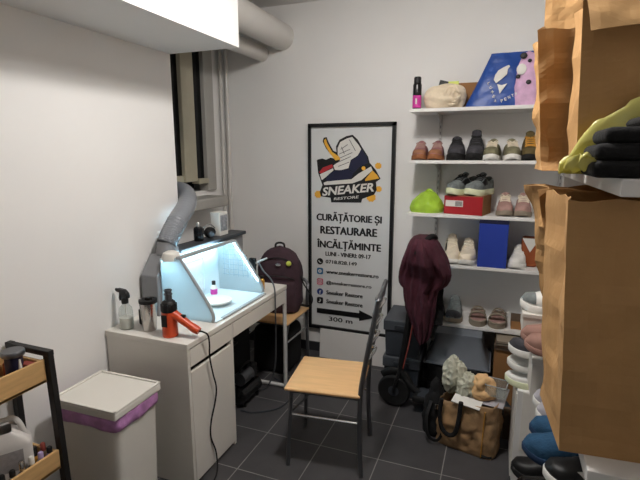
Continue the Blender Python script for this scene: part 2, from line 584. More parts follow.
# cables trailing on the floor under the desk
c = B().tube(curve([(-1.45, 2.33, 0.006), (-1.36, 2.34, 0.006), (-1.24, 2.44, 0.006), (-1.22, 2.60, 0.006), (-1.30, 2.72, 0.006), (-1.45, 2.80, 0.006)], 40), 0.005, 6).build('power_cable', 'dark_grey_plastic', None, True)
tag(c, 'thin dark cable looped on the floor tiles under the desk end', 'cable')

# ------------------------------------------------------------------ spray booth
booth = thing('spray_booth', 'lit white table-top spray booth with slanted open front on the desk', 'spray booth', (0, 0, 0.75))
Y0, Y1 = 1.93, 2.47
side = [(-1.665, 0.0), (-1.352, 0.0), (-1.348, 0.035), (-1.372, 0.09), (-1.535, 0.322), (-1.55, 0.332), (-1.63, 0.318), (-1.665, 0.29)]
for y in (Y0, Y1):
    B().prism(side, lambda u, v, d: Vector((u, d, v)), y - 0.003, y + 0.003).build('side_panel', 'booth_sheet', booth)
for y in (Y0, Y1):
    b = B()
    b.tube(curve([(-1.352, y, 0.004), (-1.346, y, 0.035), (-1.371, y, 0.092), (-1.45, y, 0.206), (-1.535, y, 0.326)], 26), 0.0085, 8)
    b.build('front_trim', 'booth_trim', booth, True)
B().box(-1.563, -1.532, Y0 - 0.006, Y1 + 0.006, 0.322, 0.338, 0.004).build('top_rim', 'booth_trim', booth)
B().prism([(-1.63, 0.312), (-1.55, 0.330), (-1.55, 0.335), (-1.63, 0.318)], lambda u, v, d: Vector((u, d, v)), Y0, Y1).build('top_panel', 'booth_sheet', booth)
B().box(-1.672, -1.664, Y0, Y1, 0, 0.318).build('back_panel', 'booth_white', booth)
fr = B().box(-1.664, -1.658, Y0 + 0.12, Y0 + 0.36, 0.05, 0.25, 0.002).build('filter', 'filter_white', booth)
b = B()
for (a0, a1, c0, c1) in ((Y0 + 0.11, Y0 + 0.37, 0.25, 0.262), (Y0 + 0.11, Y0 + 0.37, 0.038, 0.05), (Y0 + 0.108, Y0 + 0.12, 0.038, 0.262), (Y0 + 0.36, Y0 + 0.372, 0.038, 0.262)):
    b.box(-1.664, -1.652, a0, a1, c0, c1)
b.build('filter_frame', 'booth_white', fr)
B().box(-1.664, -1.33, Y0 + 0.004, Y1 - 0.004, 0.0, 0.008, 0.002).build('base_tray', 'booth_white', booth)
B().box(-1.345, -1.322, Y0 + 0.06, Y1 - 0.0, 0.0, 0.012, 0.003).build('front_lip', 'booth_trim', booth)
b = B()
for k in range(6):
    yy = -1.62 + k * 0.034
    b.box(yy, yy + 0.004, Y1 - 0.007, Y1 - 0.004, 0.10, 0.30 - max(0, (k - 1)) * 0.022)
for k in range(6):
    zz = 0.11 + k * 0.032
    b.box(-1.63, -1.44 - k * 0.018, Y1 - 0.007, Y1 - 0.004, zz, zz + 0.004)
b.build('grid_panel', 'booth_grid', booth)
# the light strip of the booth, and the glowing panel edge
B().box(-1.628, -1.618, Y0 + 0.03, Y1 - 0.05, 0.296, 0.308).build('glow_strip', 'led_glow', booth)
b = B()
b.tube([(-1.545, Y1 - 0.006, 0.315), (-1.377, Y1 - 0.006, 0.085)], 0.0018, 6)
b.build('glow_strip', 'led_glow', booth)  # no lamp: glow put in for the lit edge of the acrylic panel
# fan housing behind
B().box(-1.78, -1.674, 2.10, 2.80, 0.0, 0.325, 0.012).build('fan_housing', 'housing_grey', booth, False)
B().prism([(Y0 - 0.03, 0.0), (2.10, 0.0), (2.10, 0.325), (1.98, 0.325), (Y0 - 0.03, 0.225)], lambda u, v, d: Vector((d, u, v)), -1.782, -1.672).build('fan_cover', 'housing_grey', booth, bevel=0.006)
B().box(-1.78, -1.655, 2.09, 2.81, 0.312, 0.335, 0.004).build('housing_lid', 'slate_plastic', booth)
b = B()
b.lathe([(0.05, 0.0), (0.05, 0.02), (0.042, 0.04), (0.02, 0.05), (0.0, 0.052)], (-1.615, 1.955, 0.31), 18)
b.build('light_cap', 'white_plastic', booth, True)
b = B()
b.lathe([(0.060, 0.0), (0.060, 0.03), (0.053, 0.045), (0.053, 0.07)], (-1.702, 2.03, 0.325), 22)
b.build('duct_collar', 'housing_grey', booth, True)

# exhaust duct
pts = curve([(-1.700, 2.03, 1.13), (-1.696, 2.05, 1.165), (-1.700, 2.12, 1.235), (-1.725, 2.25, 1.318), (-1.80, 2.36, 1.362), (-1.91, 2.45, 1.385), (-2.03, 2.50, 1.385), (-2.28, 2.52, 1.385)], 150)
rr = []
for i, p in enumerate(pts):
    k = i / (len(pts) - 1)
    rr.append(0.0535 + (0.003 if i % 3 == 0 else 0) * (1.0 if k < 0.30 else 0.35))
o = B().tube(pts, rr, 24).build('exhaust_duct', 'duct_grey', None, True)
tag(o, 'grey flexible ribbed duct rising from the spray booth to the window', 'duct')

# turntable, bottle in the booth
t = thing('turntable', 'round white turntable on the floor of the lit booth', 'turntable', (-1.495, 2.185, 0.758))
B().lathe([(0.05, 0.0), (0.045, 0.012), (0.045, 0.016)], seg=28).build('base', 'white_plastic', t, True)
B().lathe([(0.082, 0.0165), (0.087, 0.02), (0.087, 0.026), (0.083, 0.029), (0.0, 0.029)], seg=40).build('disc', 'white_plastic', t, True)
t = thing('small_bottle', 'small white bottle with pink label and black cap inside the lit booth', 'bottle', (-1.60, 2.31, 0.758))
B().lathe([(0.019, 0), (0.021, 0.004), (0.021, 0.055), (0.012, 0.068), (0.010, 0.072)], seg=20).build('body', 'white_plastic', t, True)
B().lathe([(0.0216, 0.014), (0.0216, 0.046)], seg=20).build('label', 'magenta', t, True)
B().lathe([(0.012, 0.072), (0.012, 0.092), (0.010, 0.095), (0, 0.095)], seg=16).build('cap', 'black', t, True)

# things standing on the booth housing
t = thing('carton', 'white carton with grey printed pattern standing behind the booth', 'carton', (-1.735, 2.60, 1.0855))
B().box(-0.035, 0.035, -0.05, 0.05, 0, 0.155, 0.003).build('box', 'paper', t)
B().box(0.035, 0.0365, -0.04, 0.04, 0.03, 0.135).build('print', 'print_grey', t)
t = thing('spray_can', 'dark spray can with silver nozzle behind the booth, below the window', 'spray can', (-1.73, 2.36, 1.0855))
B().lathe([(0.028, 0), (0.030, 0.004), (0.030, 0.075), (0.026, 0.085), (0.014, 0.09)], seg=20).build('can', 'black_gloss', t, True)
B().lathe([(0.011, 0.09), (0.011, 0.11), (0.007, 0.115), (0, 0.115)], seg=14).build('nozzle', 'bright_steel', t, True)
t = thing('respirator_mask', 'black rubber mask lying on the booth housing beside the carton', 'mask', (-1.73, 2.48, 1.0855))
B().ball((0, 0, 0.035), 0.035, 0.045, 0.035).build('face_piece', 'black_rubber', t, True)
B().tube([(0.025, -0.03, 0.03), (0.045, -0.045, 0.03)], 0.02, 14).build('filter', 'dark_grey_plastic', t, True)
B().tube(curve([(-0.02, -0.04, 0.03), (0.0, -0.06, 0.075), (0.02, -0.02, 0.09), (0.02, 0.03, 0.06)], 16), 0.004, 6).build('strap', 'bright_steel', t, True)

# airbrush on its holder with hose
t = thing('airbrush', 'silver airbrush resting on a black holder beside the booth', 'airbrush', (-1.435, 2.52, 0.75))
B().box(-0.03, 0.03, -0.025, 0.025, 0, 0.02, 0.004).box(-0.012, 0.012, -0.01, 0.01, 0.02, 0.18, 0.003).box(-0.03, 0.015, -0.012, 0.012, 0.16, 0.215, 0.004).build('holder', 'black', t)
B().tube([(-0.02, 0, 0.168), (0.03, 0, 0.192), (0.095, 0, 0.222)], [0.004, 0.0075, 0.006], 12).build('airbrush_body', 'white_metal', t, True)
B().tube(curve([(0.035, 0, 0.188), (0.07, -0.005, 0.14), (0.125, -0.01, 0.09), (0.155, -0.02, 0.03), (0.158, -0.02, -0.10), (0.157, -0.02, -0.30), (0.15, -0.03, -0.5), (0.10, -0.05, -0.63), (0.04, -0.05, -0.66)], 60), 0.005, 8).build('hose', 'grey_metal', t, True)
t = thing('paint_bottle', 'small amber bottle beside the airbrush holder', 'bottle', (-1.405, 2.565, 0.75))
B().lathe([(0.017, 0), (0.018, 0.003), (0.018, 0.06), (0.009, 0.075)], seg=16).build('body', 'amber', t, True)
B().lathe([(0.010, 0.073), (0.010, 0.09), (0, 0.09)], seg=14).build('cap', 'black', t, True)
t = thing('tool_jar', 'dark jar of small tools at the back of the desk by the backpack', 'jar', (-1.54, 2.58, 0.75))
B().lathe([(0.03, 0), (0.032, 0.004), (0.032, 0.12), (0.028, 0.12), (0.028, 0.02), (0, 0.02)], seg=20).build('jar', 'slate_plastic', t, True)
for k in range(4):
    B().tube([(0.012 * cos(k * 1.6), 0.012 * sin(k * 1.6), 0.03), (0.026 * cos(k * 1.6), 0.026 * sin(k * 1.6), 0.19 + 0.02 * k)], 0.004, 8).build('tool', ['black', 'steel', 'black', 'amber'][k], t, True)

# spray bottle
t = thing('spray_bottle', 'clear spray bottle with black trigger head, half full, at the desk corner', 'spray bottle', (-1.715, 1.71, 0.75), radians(170))
B().lathe([(0.030, 0), (0.033, 0.005), (0.034, 0.05), (0.034, 0.085), (0.030, 0.108), (0.017, 0.125), (0.013, 0.135)], seg=26).build('bottle', 'clear_plastic', t, True)
B().lathe([(0.029, 0.003), (0.0322, 0.006), (0.0325, 0.06), (0, 0.06)], seg=26).build('liquid', 'white_liquid', t, True)
B().tube([(0, 0, 0.02), (0, 0, 0.14)], 0.002, 6).build('dip_tube', 'white_plastic', t)
B().lathe([(0.016, 0.132), (0.017, 0.136), (0.017, 0.155), (0.013, 0.16)], seg=18).build('collar', 'black', t, True)
B().prism([(-0.026, 0.160), (-0.03, 0.172), (-0.024, 0.19), (0.0, 0.203), (0.05, 0.203), (0.055, 0.198), (0.055, 0.187), (0.02, 0.183), (0.014, 0.160)], lambda u, v, d: Vector((u, d, v)), -0.011, 0.011).build('spray_head', 'black', t, bevel=0.003)
B().prism([(0.022, 0.186), (0.034, 0.186), (0.040, 0.155), (0.035, 0.140), (0.030, 0.142), (0.032, 0.158)], lambda u, v, d: Vector((u, d, v)), -0.007, 0.007).build('trigger', 'black', t, bevel=0.002)
B().tube([(0.054, 0, 0.194), (0.064, 0, 0.194)], 0.0075, 12).build('nozzle', 'black', t, True)

# steel tumbler
t = thing('travel_tumbler', 'brushed steel tumbler with black lid on the desk', 'tumbler', (-1.592, 1.735, 0.75))
B().lathe([(0.030, 0), (0.033, 0.004), (0.0425, 0.142), (0.043, 0.146)], seg=32).build('cup', 'steel', t, True)
B().lathe([(0.044, 0.143), (0.045, 0.15), (0.044, 0.160), (0.034, 0.163), (0.03, 0.157), (0, 0.157)], seg=32).build('lid', 'black', t, True)
B().box(-0.012, 0.02, -0.012, 0.012, 0.155, 0.171, 0.004).build('lid_tab', 'black', t)
t = thing('battery_charger', 'small black charger block behind the steel tumbler', 'charger', (-1.665, 1.805, 0.75))
B().box(-0.03, 0.03, -0.035, 0.035, 0, 0.085, 0.008).build('charger_body', 'black', t)
B().box(-0.02, 0.02, -0.036, -0.034, 0.03, 0.065).build('label', 'dark_grey_plastic', t)

# heat gun, standing upright with its nozzle up
gun = thing('heat_gun', 'orange heat gun standing nozzle up on the desk edge', 'heat gun', (-1.445, 1.71, 0.75), radians(8))
B().lathe([(0.034, 0.0), (0.038, 0.004), (0.0365, 0.05), (0.0365, 0.115), (0.034, 0.13)], seg=28).build('body', 'orange_plastic', gun, True)
B().lathe([(0.0362, 0.125), (0.0362, 0.155), (0.031, 0.172), (0.022, 0.18), (0.0, 0.18)], seg=28).build('heat_shield', 'black', gun, True)
b = B()
for k in range(10):
    a = 2 * pi * k / 10
    b.box(0.033, 0.038, -0.004, 0.004, 0.128, 0.165, 0.001, Matrix.Rotation(a, 4, 'Z'))
b.build('shield_ribs', 'black', gun)
B().lathe([(0.017, 0.178), (0.017, 0.205), (0.020, 0.207), (0.020, 0.213), (0.016, 0.215), (0.016, 0.225), (0.019, 0.226), (0.019, 0.232), (0.014, 0.232), (0.014, 0.2)], seg=22).build('nozzle', 'grey_metal', gun, True)
B().box(-0.022, 0.008, -0.0385, -0.034, 0.055, 0.115, 0.002).build('badge_plate', 'black', gun)
B().tube([(0.02, 0, 0.115), (0.05, 0, 0.098), (0.10, 0.002, 0.064), (0.135, 0.003, 0.043), (0.152, 0.003, 0.034)], [0.026, 0.023, 0.021, 0.024, 0.020], 16, flat=0.85).build('handle', 'orange_plastic', gun, True)
B().box(0.06, 0.085, -0.008, 0.008, 0.098, 0.112, 0.003, Matrix.Rotation(0.0, 4, 'Y')).build('trigger', 'black', gun)
# power cord down the cabinet front
c = B().tube(curve([(0.15, 0.003, 0.035), (0.166, 0.012, 0.030), (0.180, 0.035, 0.005), (0.178, 0.05, -0.05), (0.172, 0.058, -0.12), (0.176, 0.078, -0.22), (0.180, 0.098, -0.30), (0.170, 0.10, -0.38), (0.157, 0.07, -0.48), (0.157, 0.06, -0.56), (0.172, 0.08, -0.66), (0.20, 0.02, -0.735), (0.19, -0.08, -0.744), (0.10, -0.16, -0.744)], 90), 0.0042, 8).build('cord', 'black_rubber', gun, True)

# ------------------------------------------------------------------ waste bin
bn = thing('waste_bin', 'square white flat-lidded waste bin with a lilac liner at the desk end', 'bin', (-1.55, 1.405, 0), radians(1.5))
def ringbox(w0, d0, w1, d1, z0, z1, bm):
    def fn(u, v):
        return None
    return bm
b = B()
def binwall(u, v):
    hw = 0.145 + 0.018 * v
    hd = 0.118 + 0.012 * v
    a = u * 2 * pi
    c, s = cos(a), sin(a)
    k = (abs(c) ** 10 + abs(s) ** 10) ** (-0.1)
    return Vector((hw * c * k, hd * s * k, 0.005 + 0.555 * v))
b.grid(binwall, 64, 8, closeu=True)
b.build('bin_body', 'white_plastic', bn, True)
def liner(u, v):
    a = u * 2 * pi
    c, s = cos(a), sin(a)
    k = (abs(c) ** 10 + abs(s) ** 10) ** (-0.1)
    wob = 0.004 * noise.noise(Vector((a * 5, v * 2, 1.3))) + 0.003 * sin(v * 3)
    low = 0.048 + 0.010 * noise.noise(Vector((c * 1.7, s * 1.7, 4.1)))
    return Vector(((0.167 + wob) * c * k, (0.134 + wob) * s * k, 0.562 - v * (0.01 + low)))
B().grid(liner, 128, 7, closeu=True).build('bin_liner', 'lilac_liner', bn, True, solid=0.0015)
B().box(-0.172, 0.172, -0.140, 0.140, 0.560, 0.594, 0.007, seg=3).build('lid', 'white_plastic', bn, False)
b = B()
b.box(-0.172, 0.172, 0.127, 0.140, 0.592, 0.601, 0.003).box(-0.172, 0.172, -0.140, -0.127, 0.592, 0.601, 0.003)
b.box(-0.172, -0.159, -0.140, 0.140, 0.592, 0.601, 0.003).box(0.159, 0.172, -0.140, 0.140, 0.592, 0.601, 0.003)
b.build('lid_rim', 'white_plastic', bn)

# ------------------------------------------------------------------ ladder trolley with trays
cart = thing('ladder_shelf', 'black ladder shelf with pine trays against the left wall', 'shelf', (0, 0, 0))
for y in (0.56, 1.16):
    b = B()
    b.prism([(-1.580, 0.880), (-1.550, 0.880), (-1.516, 0.0), (-1.548, 0.0)], lambda u, v, d: Vector((u, d, v)), y - 0.012, y + 0.012)
    b.build('front_leg', 'black_wood', cart, bevel=0.002)
    B().box(-1.786, -1.756, y - 0.012, y + 0.012, 0, 0.886, 0.002).build('rear_leg', 'black_wood', cart)
    B().box(-1.786, -1.548, y - 0.013, y + 0.013, 0.862, 0.884, 0.003).build('top_rail', 'black_wood', cart)
def tray(x0, x1, z0, z1):
    y0, y1 = 0.575, 1.145
    tr = B().box(x0, x1, y0, y1, z0, z0 + 0.01).build('tray', 'pine', cart)
    B().box(x1 - 0.012, x1, y0, y1, z0, z1, 0.0015).build('front_board', 'pine', tr)
    B().box(x0, x0 + 0.012, y0, y1, z0, z1, 0.0015).build('back_board', 'pine', tr)
    for y in (y0, y1 - 0.012):
        B().box(x0 + 0.012, x1 - 0.012, y, y + 0.012, z0, z1 - 0.004, 0.0015).build('end_board', 'pine', tr)
tray(-1.752, -1.567, 0.760, 0.852)
tray(-1.752, -1.545, 0.398, 0.478)
tray(-1.752, -1.535, 0.06, 0.14)

def bottle(name, label, cat, loc, prof, bmat, cprof, cmat, lab=None, lmat=None, group=None, seg=16):
    t = thing(name, label, cat, loc, 0, group)
    B().lathe(prof, seg=seg).build('body', bmat, t, True)
    if cprof:
        B().lathe(cprof, seg=seg).build('cap', cmat, t, True)
    if lab:
        B().lathe(lab, seg=seg).build('label', lmat, t, True)
    return t
# upper tray
bottle('wide_jar', 'wide dark jar with a broad grey lid in the upper pine tray', 'jar', (-1.650, 1.085, 0.7705),
       [(0.026, 0), (0.03, 0.004), (0.03, 0.105), (0.032, 0.11)], 'navy', [(0.038, 0.11), (0.040, 0.113), (0.040, 0.126), (0.037, 0.130), (0, 0.130)], 'grey_metal', seg=26)
bottle('glue_bottle', 'white cone-tipped bottle beside the wide dark jar', 'bottle', (-1.602, 1.075, 0.7705),
       [(0.014, 0), (0.016, 0.003), (0.016, 0.03), (0.010, 0.04)], 'white_plastic', [(0.009, 0.04), (0.003, 0.105), (0, 0.106)], 'white_plastic')
o = B().box(-0.03, 0.03, -0.015, 0.015, 0, 0.072, 0.003).build('small_box', 'rust_red', None, loc=(-1.615, 1.115, 0.7705), rot=(0, 0, radians(4)))
tag(o, 'reddish box at the far end of the upper pine tray', 'box')
bottle('dye_bottle', 'black dye bottle at the front board of the upper tray', 'bottle', (-1.59, 1.02, 0.7705),
       [(0.017, 0), (0.019, 0.003), (0.019, 0.045), (0.011, 0.055)], 'black_gloss', [(0.012, 0.055), (0.012, 0.07), (0, 0.071)], 'black')
bottle('polish_tin', 'low pale polish tin in front of the wide dark jar', 'tin', (-1.635, 1.025, 0.7705),
       [(0.02, 0), (0.021, 0.003), (0.021, 0.035)], 'rose_brown', [(0.022, 0.035), (0.022, 0.045), (0, 0.046)], 'grey_metal')
bottle('rust_bottle', 'rust coloured bottle behind the wide dark jar', 'bottle', (-1.705, 1.10, 0.7705),
       [(0.018, 0), (0.02, 0.003), (0.02, 0.06), (0.012, 0.07)], 'rust', [(0.012, 0.07), (0.012, 0.084), (0, 0.085)], 'rust_red')
bottle('lilac_bottle', 'short lilac bottle with black cap left of the wide jar', 'bottle', (-1.592, 0.972, 0.7705),
       [(0.016, 0), (0.018, 0.003), (0.018, 0.05), (0.012, 0.055)], 'lilac', [(0.013, 0.055), (0.013, 0.07), (0, 0.071)], 'black')
# jerrycan in the lower tray
jug = thing('jerrycan', 'white plastic jerrycan with grey label in the lower pine tray', 'jerrycan', (-1.662, 1.025, 0.4085), radians(-33))
def jugf(u, v):
    a = u * 2 * pi
    c, s = cos(a), sin(a)
    k = (abs(c) ** 6 + abs(s) ** 6) ** (-1 / 6)
    top = 1.0 if v < 0.7 else max(0.28, 1 - ((v - 0.7) / 0.3) ** 1.6 * 0.72)
    ed = 0.92 if v < 0.02 else 1.0
    return Vector((0.050 * ed * c * k * (0.6 + 0.4 * top), 0.082 * ed * s * k * top, 0.20 * v))
B().grid(jugf, 40, 24, closeu=True, capu=False).build('can_body', 'jug_white', jug, True)
B().tube(curve([(0.0, -0.03, 0.19), (0.0, -0.025, 0.225), (0.0, 0.0, 0.236), (0.0, 0.04, 0.228), (0.0, 0.066, 0.155)], 24), 0.010, 10).build('handle', 'jug_white', jug, True)
B().box(0.0475, 0.0510, -0.060, 0.050, 0.05, 0.13).build('label', 'label_grey', jug)
B().lathe([(0.016, 0.17), (0.016, 0.212), (0.0, 0.214)], (0.0, -0.052, 0.0), 16).build('screw_cap', 'black', jug, True)
# row of small colour bottles along the lower tray front
spots = [(-1.567, 1.122, 'lilac', 'black', 'small lilac bottle in the far front corner of the lower tray'),
         (-1.602, 1.122, 'clear_plastic', 'rust_red', 'clear bottle with reddish cap at the far end of the lower tray'),
         (-1.602, 1.087, 'amber', 'black', 'amber bottle standing beside the jerrycan at the tray end'),
         (-1.567, 1.085, 'booth_trim', 'lilac', 'grey bottle with lilac cap, second along the lower tray front'),
         (-1.567, 1.048, 'black_gloss', 'white_plastic', 'black bottle with white cap between grey bottle and jerrycan'),
         (-1.567, 1.011, 'navy', 'steel', 'navy bottle with silver cap along the lower tray front'),
         (-1.567, 0.974, 'clear_plastic', 'black', 'clear bottle with black cap in front of the jerrycan'),
         (-1.567, 0.937, 'black_gloss', 'black', 'all black bottle in front of the jerrycan label'),
         (-1.567, 0.900, 'dark_blue_trim', 'white_plastic', 'dark blue bottle with white cap at the near end of the lower tray'),
         (-1.567, 0.863, 'jug_white', 'booth_trim', 'white bottle with grey cap at the near end of the lower tray')]
for i, (x, y, bm_, cm, lb) in enumerate(spots):
    bottle('colour_bottle', lb, 'bottle', (x, y, 0.4085), [(0.013, 0), (0.0155, 0.003), (0.0155, 0.055), (0.009, 0.065), (0.008, 0.07)], bm_,
           [(0.010, 0.068), (0.010, 0.088 + 0.006 * (i % 3)), (0.007, 0.092 + 0.006 * (i % 3)), (0, 0.093 + 0.006 * (i % 3))], cm,
           group='small colour bottles in the lower tray')
b = B()
b.grid(lambda u, v: Vector((0.06 * cos(u * 2 * pi) * (0.3 + 0.7 * sin(pi * (0.05 + 0.9 * v))), 0.09 * sin(u * 2 * pi) * (0.3 + 0.7 * sin(pi * (0.05 + 0.9 * v))), 0.09 * v)), 24, 10, closeu=True)
o = b.crumple(0.018, 22, 3).build('cleaning_cloth', 'paper', None, True, loc=(-1.61, 1.05, 0.085))
tag(o, 'crumpled white cloth in the lowest tray of the ladder shelf', 'cloth')

# ------------------------------------------------------------------ chairs
def chair(label, loc, rotz, back_h, lean, slats=True):
    t = thing('metal_chair', label, 'chair', loc, rotz)
    hx, hy, sh = 0.195, 0.195, 0.45
    B().box(-hx, hx, -hy, hy, sh - 0.018, sh, 0.008, seg=3).build('seat', 'beech', t, True)
    for y in (-0.165, 0.165):
        B().tube([(-0.165, y, sh - 0.02), (-0.185, y * 1.06, 0.0)], 0.011, 12).build('leg', 'grey_metal', t, True)
        pts = curve([(0.205, y * 1.10, 0.0), (0.192, y * 1.07, 0.25), (0.195, y * 1.06, sh), (0.21, y * 1.05, sh + 0.12), (0.195 + lean, y * 1.03, back_h)], 30)
        B().tube(pts, 0.0125, 12).build('back_post', 'grey_metal', t, True)
        B().tube([(-0.172, y, 0.29), (0.192, y * 1.06, 0.29)], 0.0075, 10).build('stretcher', 'bright_steel', t, True)
        B().tube([(-0.165, y, sh - 0.028), (0.19, y * 1.02, sh - 0.028)], 0.010, 10).build('seat_rail', 'grey_metal', t, True)
        B().tube([(-0.168, y * 0.98, 0.30), (-0.06, y * 0.9, sh - 0.03)], 0.006, 8).build('brace', 'grey_metal', t, True)
    for x in (-0.16, 0.185):
        B().tube([(x, -0.16, sh - 0.03), (x, 0.16, sh - 0.03)], 0.009, 10).build('cross_rail', 'grey_metal', t, True)
    if slats:
        for k, f in enumerate((0.38, 0.56, 0.74, 0.92)):
            z = sh + (back_h - sh) * f
            xx = 0.205 + lean * (f - 0.12)
            pts = [(xx + 0.030 * sin(j / 20 * 2 * pi), -0.172 + 0.344 * j / 20, z + 0.028 * sin(j / 20 * 2 * pi)) for j in range(21)]
            B().tube(pts, 0.008, 8).build('wavy_slat', 'bright_steel', t, True)
        B().tube(curve([(0.195 + lean, -0.17, back_h), (0.2 + lean, -0.16, back_h + 0.012), (0.203 + lean, 0, back_h + 0.016), (0.2 + lean, 0.16, back_h + 0.012), (0.195 + lean, 0.17, back_h)], 20), 0.0125, 10).build('top_rail', 'grey_metal', t, True)
    else:
        B().tube(curve([(0.195 + lean, -0.17, back_h), (0.2 + lean, -0.13, back_h + 0.035), (0.203 + lean, 0, back_h + 0.045), (0.2 + lean, 0.13, back_h + 0.035), (0.195 + lean, 0.17, back_h)], 20), 0.0125, 10).build('top_rail', 'grey_metal', t, True)
    return t
chair('metal chair with beech seat and wavy slatted back standing alone mid floor', (-0.792, 2.172, 0), radians(8), 0.93, 0.075)
chair('metal chair with beech seat carrying the plum backpack by the back wall', (-1.515, 2.965, 0), radians(90), 0.62, 0.04, False)

# backpack on the second chair
bp_ = thing('backpack', 'plum brown backpack with a round yellow badge on the chair by the wall', 'backpack', (-1.50, 3.03, 0.455), radians(12))
def bpf(u, v):
    a = u * 2 * pi
    c, s = cos(a), sin(a)
    k = (abs(c) ** 3.2 + abs(s) ** 3.2) ** (-1 / 3.2)
    w_ = 0.165 * (1.0 if v < 0.55 else sqrt(max(0.0, 1 - ((v - 0.55) / 0.45) ** 2.3))) * (0.86 + 0.14 * min(1, v * 8))
    d_ = 0.11 * (1.0 if v < 0.5 else max(0.0, 1 - ((v - 0.5) / 0.5) ** 2.6) ** 0.6) * (0.9 + 0.1 * min(1, v * 8))
    return Vector((w_ * c * k, d_ * s * k, 0.49 * v))
b = B()
b.grid(bpf, 40, 26, closeu=True)
b.crumple(0.008, 14, 2).build('main_body', 'plum_cloth', bp_, True)
def pk(u, v):
    a = (u - 0.5) * pi
    x = 0.135 * sin(a)
    d = 0.055 * cos(a) ** 0.5 * (sin(pi * min(1, 0.08 + v * 0.92)) ** 0.35 if v < 0.995 else 0)
    return Vector((x, -0.085 - d, 0.02 + 0.235 * v))
B().grid(pk, 22, 14).build('front_pocket', 'plum_cloth', bp_, True)
B().tube(curve([(-0.13, -0.10, 0.26), (-0.07, -0.125, 0.285), (0.0, -0.132, 0.292), (0.07, -0.125, 0.285), (0.13, -0.10, 0.26)], 20), 0.004, 6).build('zip', 'black', bp_, True)
B().tube(curve([(-0.15, -0.06, 0.31), (-0.10, -0.085, 0.39), (0.0, -0.095, 0.42), (0.10, -0.085, 0.39), (0.15, -0.06, 0.31)], 20), 0.004, 6).build('zip', 'black', bp_, True)
B().tube(curve([(-0.035, 0, 0.475), (-0.03, 0, 0.505), (0, 0, 0.515), (0.03, 0, 0.505), (0.035, 0, 0.475)], 14), 0.008, 8).build('grab_handle', 'black', bp_, True)
B().lathe([(0.019, 0), (0.019, 0.006), (0.014, 0.010), (0, 0.011)], seg=20, mtx=Matrix.Rotation(radians(90), 4, 'X')).build('badge', 'badge_yellow', bp_, True, loc=(0.092, -0.112, 0.385))
B().lathe([(0.02, 0), (0.02, 0.004), (0, 0.006)], seg=18, mtx=Matrix.Rotation(radians(90), 4, 'X') @ Matrix.Diagonal((1, 0.5, 1, 1))).build('logo_patch', 'bright_steel', bp_, True, loc=(0.015, -0.118, 0.375))
B().tube(curve([(0.15, 0.0, 0.30), (0.178, -0.02, 0.22), (0.22, -0.03, 0.16), (0.245, 0.0, 0.09), (0.215, 0.02, 0.03), (0.15, 0.03, 0.03)], 26), 0.010, 8, flat=0.5).build('side_strap', 'black', bp_, True)

# ------------------------------------------------------------------ poster
PY = 3.366
poster = thing('framed_sign', 'tall white shop sign in a thin black frame on the back wall', 'sign', (0, 0, 0))
px0, px1, pz0, pz1 = -1.402, -0.722, 0.208, 1.845
B().box(px0 + 0.01, px1 - 0.01, PY - 0.004, PY + 0.006, pz0 + 0.01, pz1 - 0.01).build('panel', 'poster_white', poster)
FW = 0.026
b = B()
b.box(px0, px0 + FW * 0.8, PY - 0.022, PY + 0.01, pz0, pz1).box(px1 - FW, px1, PY - 0.022, PY + 0.01, pz0, pz1)
b.box(px0, px1, PY - 0.022, PY + 0.01, pz0, pz0 + FW).box(px0, px1, PY - 0.022, PY + 0.01, pz1 - FW, pz1)
b.build('frame', 'poster_black', poster)
def place(x, z, ang=0.0, lift=0.0045):
    R = Matrix(((1, 0, 0, 0), (0, 0, -1, 0), (0, 1, 0, 0), (0, 0, 0, 1)))
    return Matrix.Translation((x, PY - lift, z)) @ R @ Matrix.Rotation(ang, 4, 'Z')
text('lettering', 'CURĂȚĂTORIE ȘI', 'poster_black', poster, 0.521, 0.088, place(-1.335, 1.086), heavy=0.007)
text('lettering', 'RESTAURARE', 'poster_black', poster, 0.455, 0.060, place(-1.303, 0.998), heavy=0.008)
text('lettering', 'ÎNCĂLȚĂMINTE', 'poster_black', poster, 0.517, 0.092, place(-1.332, 0.868), heavy=0.007)
text('lettering', 'LUNI - VINERI: 09-17', 'poster_black', poster, 0.368, 0.033, place(-1.26, 0.822), heavy=0.004)
text('lettering', '0718.828.149', 'poster_black', poster, 0.257, 0.028, place(-1.259, 0.760), heavy=0.003)
text('lettering', 'www.sneakerrestore.ro', 'poster_black', poster, 0.426, 0.030, place(-1.253, 0.676), heavy=0.004)
text('lettering', '@sneakerrestore.ro', 'poster_black', poster, 0.372, 0.034, place(-1.253, 0.582), heavy=0.003)
text('lettering', 'Sneaker Restore', 'poster_black', poster, 0.301, 0.033, place(-1.252, 0.502), heavy=0.004)
text('lettering', 'Sneaker Restore', 'poster_black', poster, 0.302, 0.033, place(-1.252, 0.427), heavy=0.004)
text('lettering', '300 m', 'poster_black', poster, 0.20, 0.036, place(-1.231, 0.280), heavy=0.003)
def flat(name, poly, m_, par, lift):
    return B().prism(poly, lambda u, v, d: Vector((u, PY - d - 0.003, v)), 0.001, lift).build(name, m_, par)
flat('arrow', [(-1.335, 0.338), (-1.335, 0.378), (-0.975, 0.378), (-0.975, 0.402), (-0.85, 0.356), (-0.975, 0.314), (-0.975, 0.338)], 'poster_black', poster, 0.0055)
def disc(cx, cz, r, n=24):
    return [(cx + r * cos(2 * pi * k / n), cz + r * sin(2 * pi * k / n)) for k in range(n)]
def rsq(cx, cz, h):
    return [(cx + h * a, cz + h * c) for a, c in ((-1, -0.7), (-0.7, -1), (0.7, -1), (1, -0.7), (1, 0.7), (0.7, 1), (-0.7, 1), (-1, 0.7))]
IX = -1.308
ic = flat('phone_icon', disc(IX, 0.772, 0.026), 'poster_black', poster, 0.005)
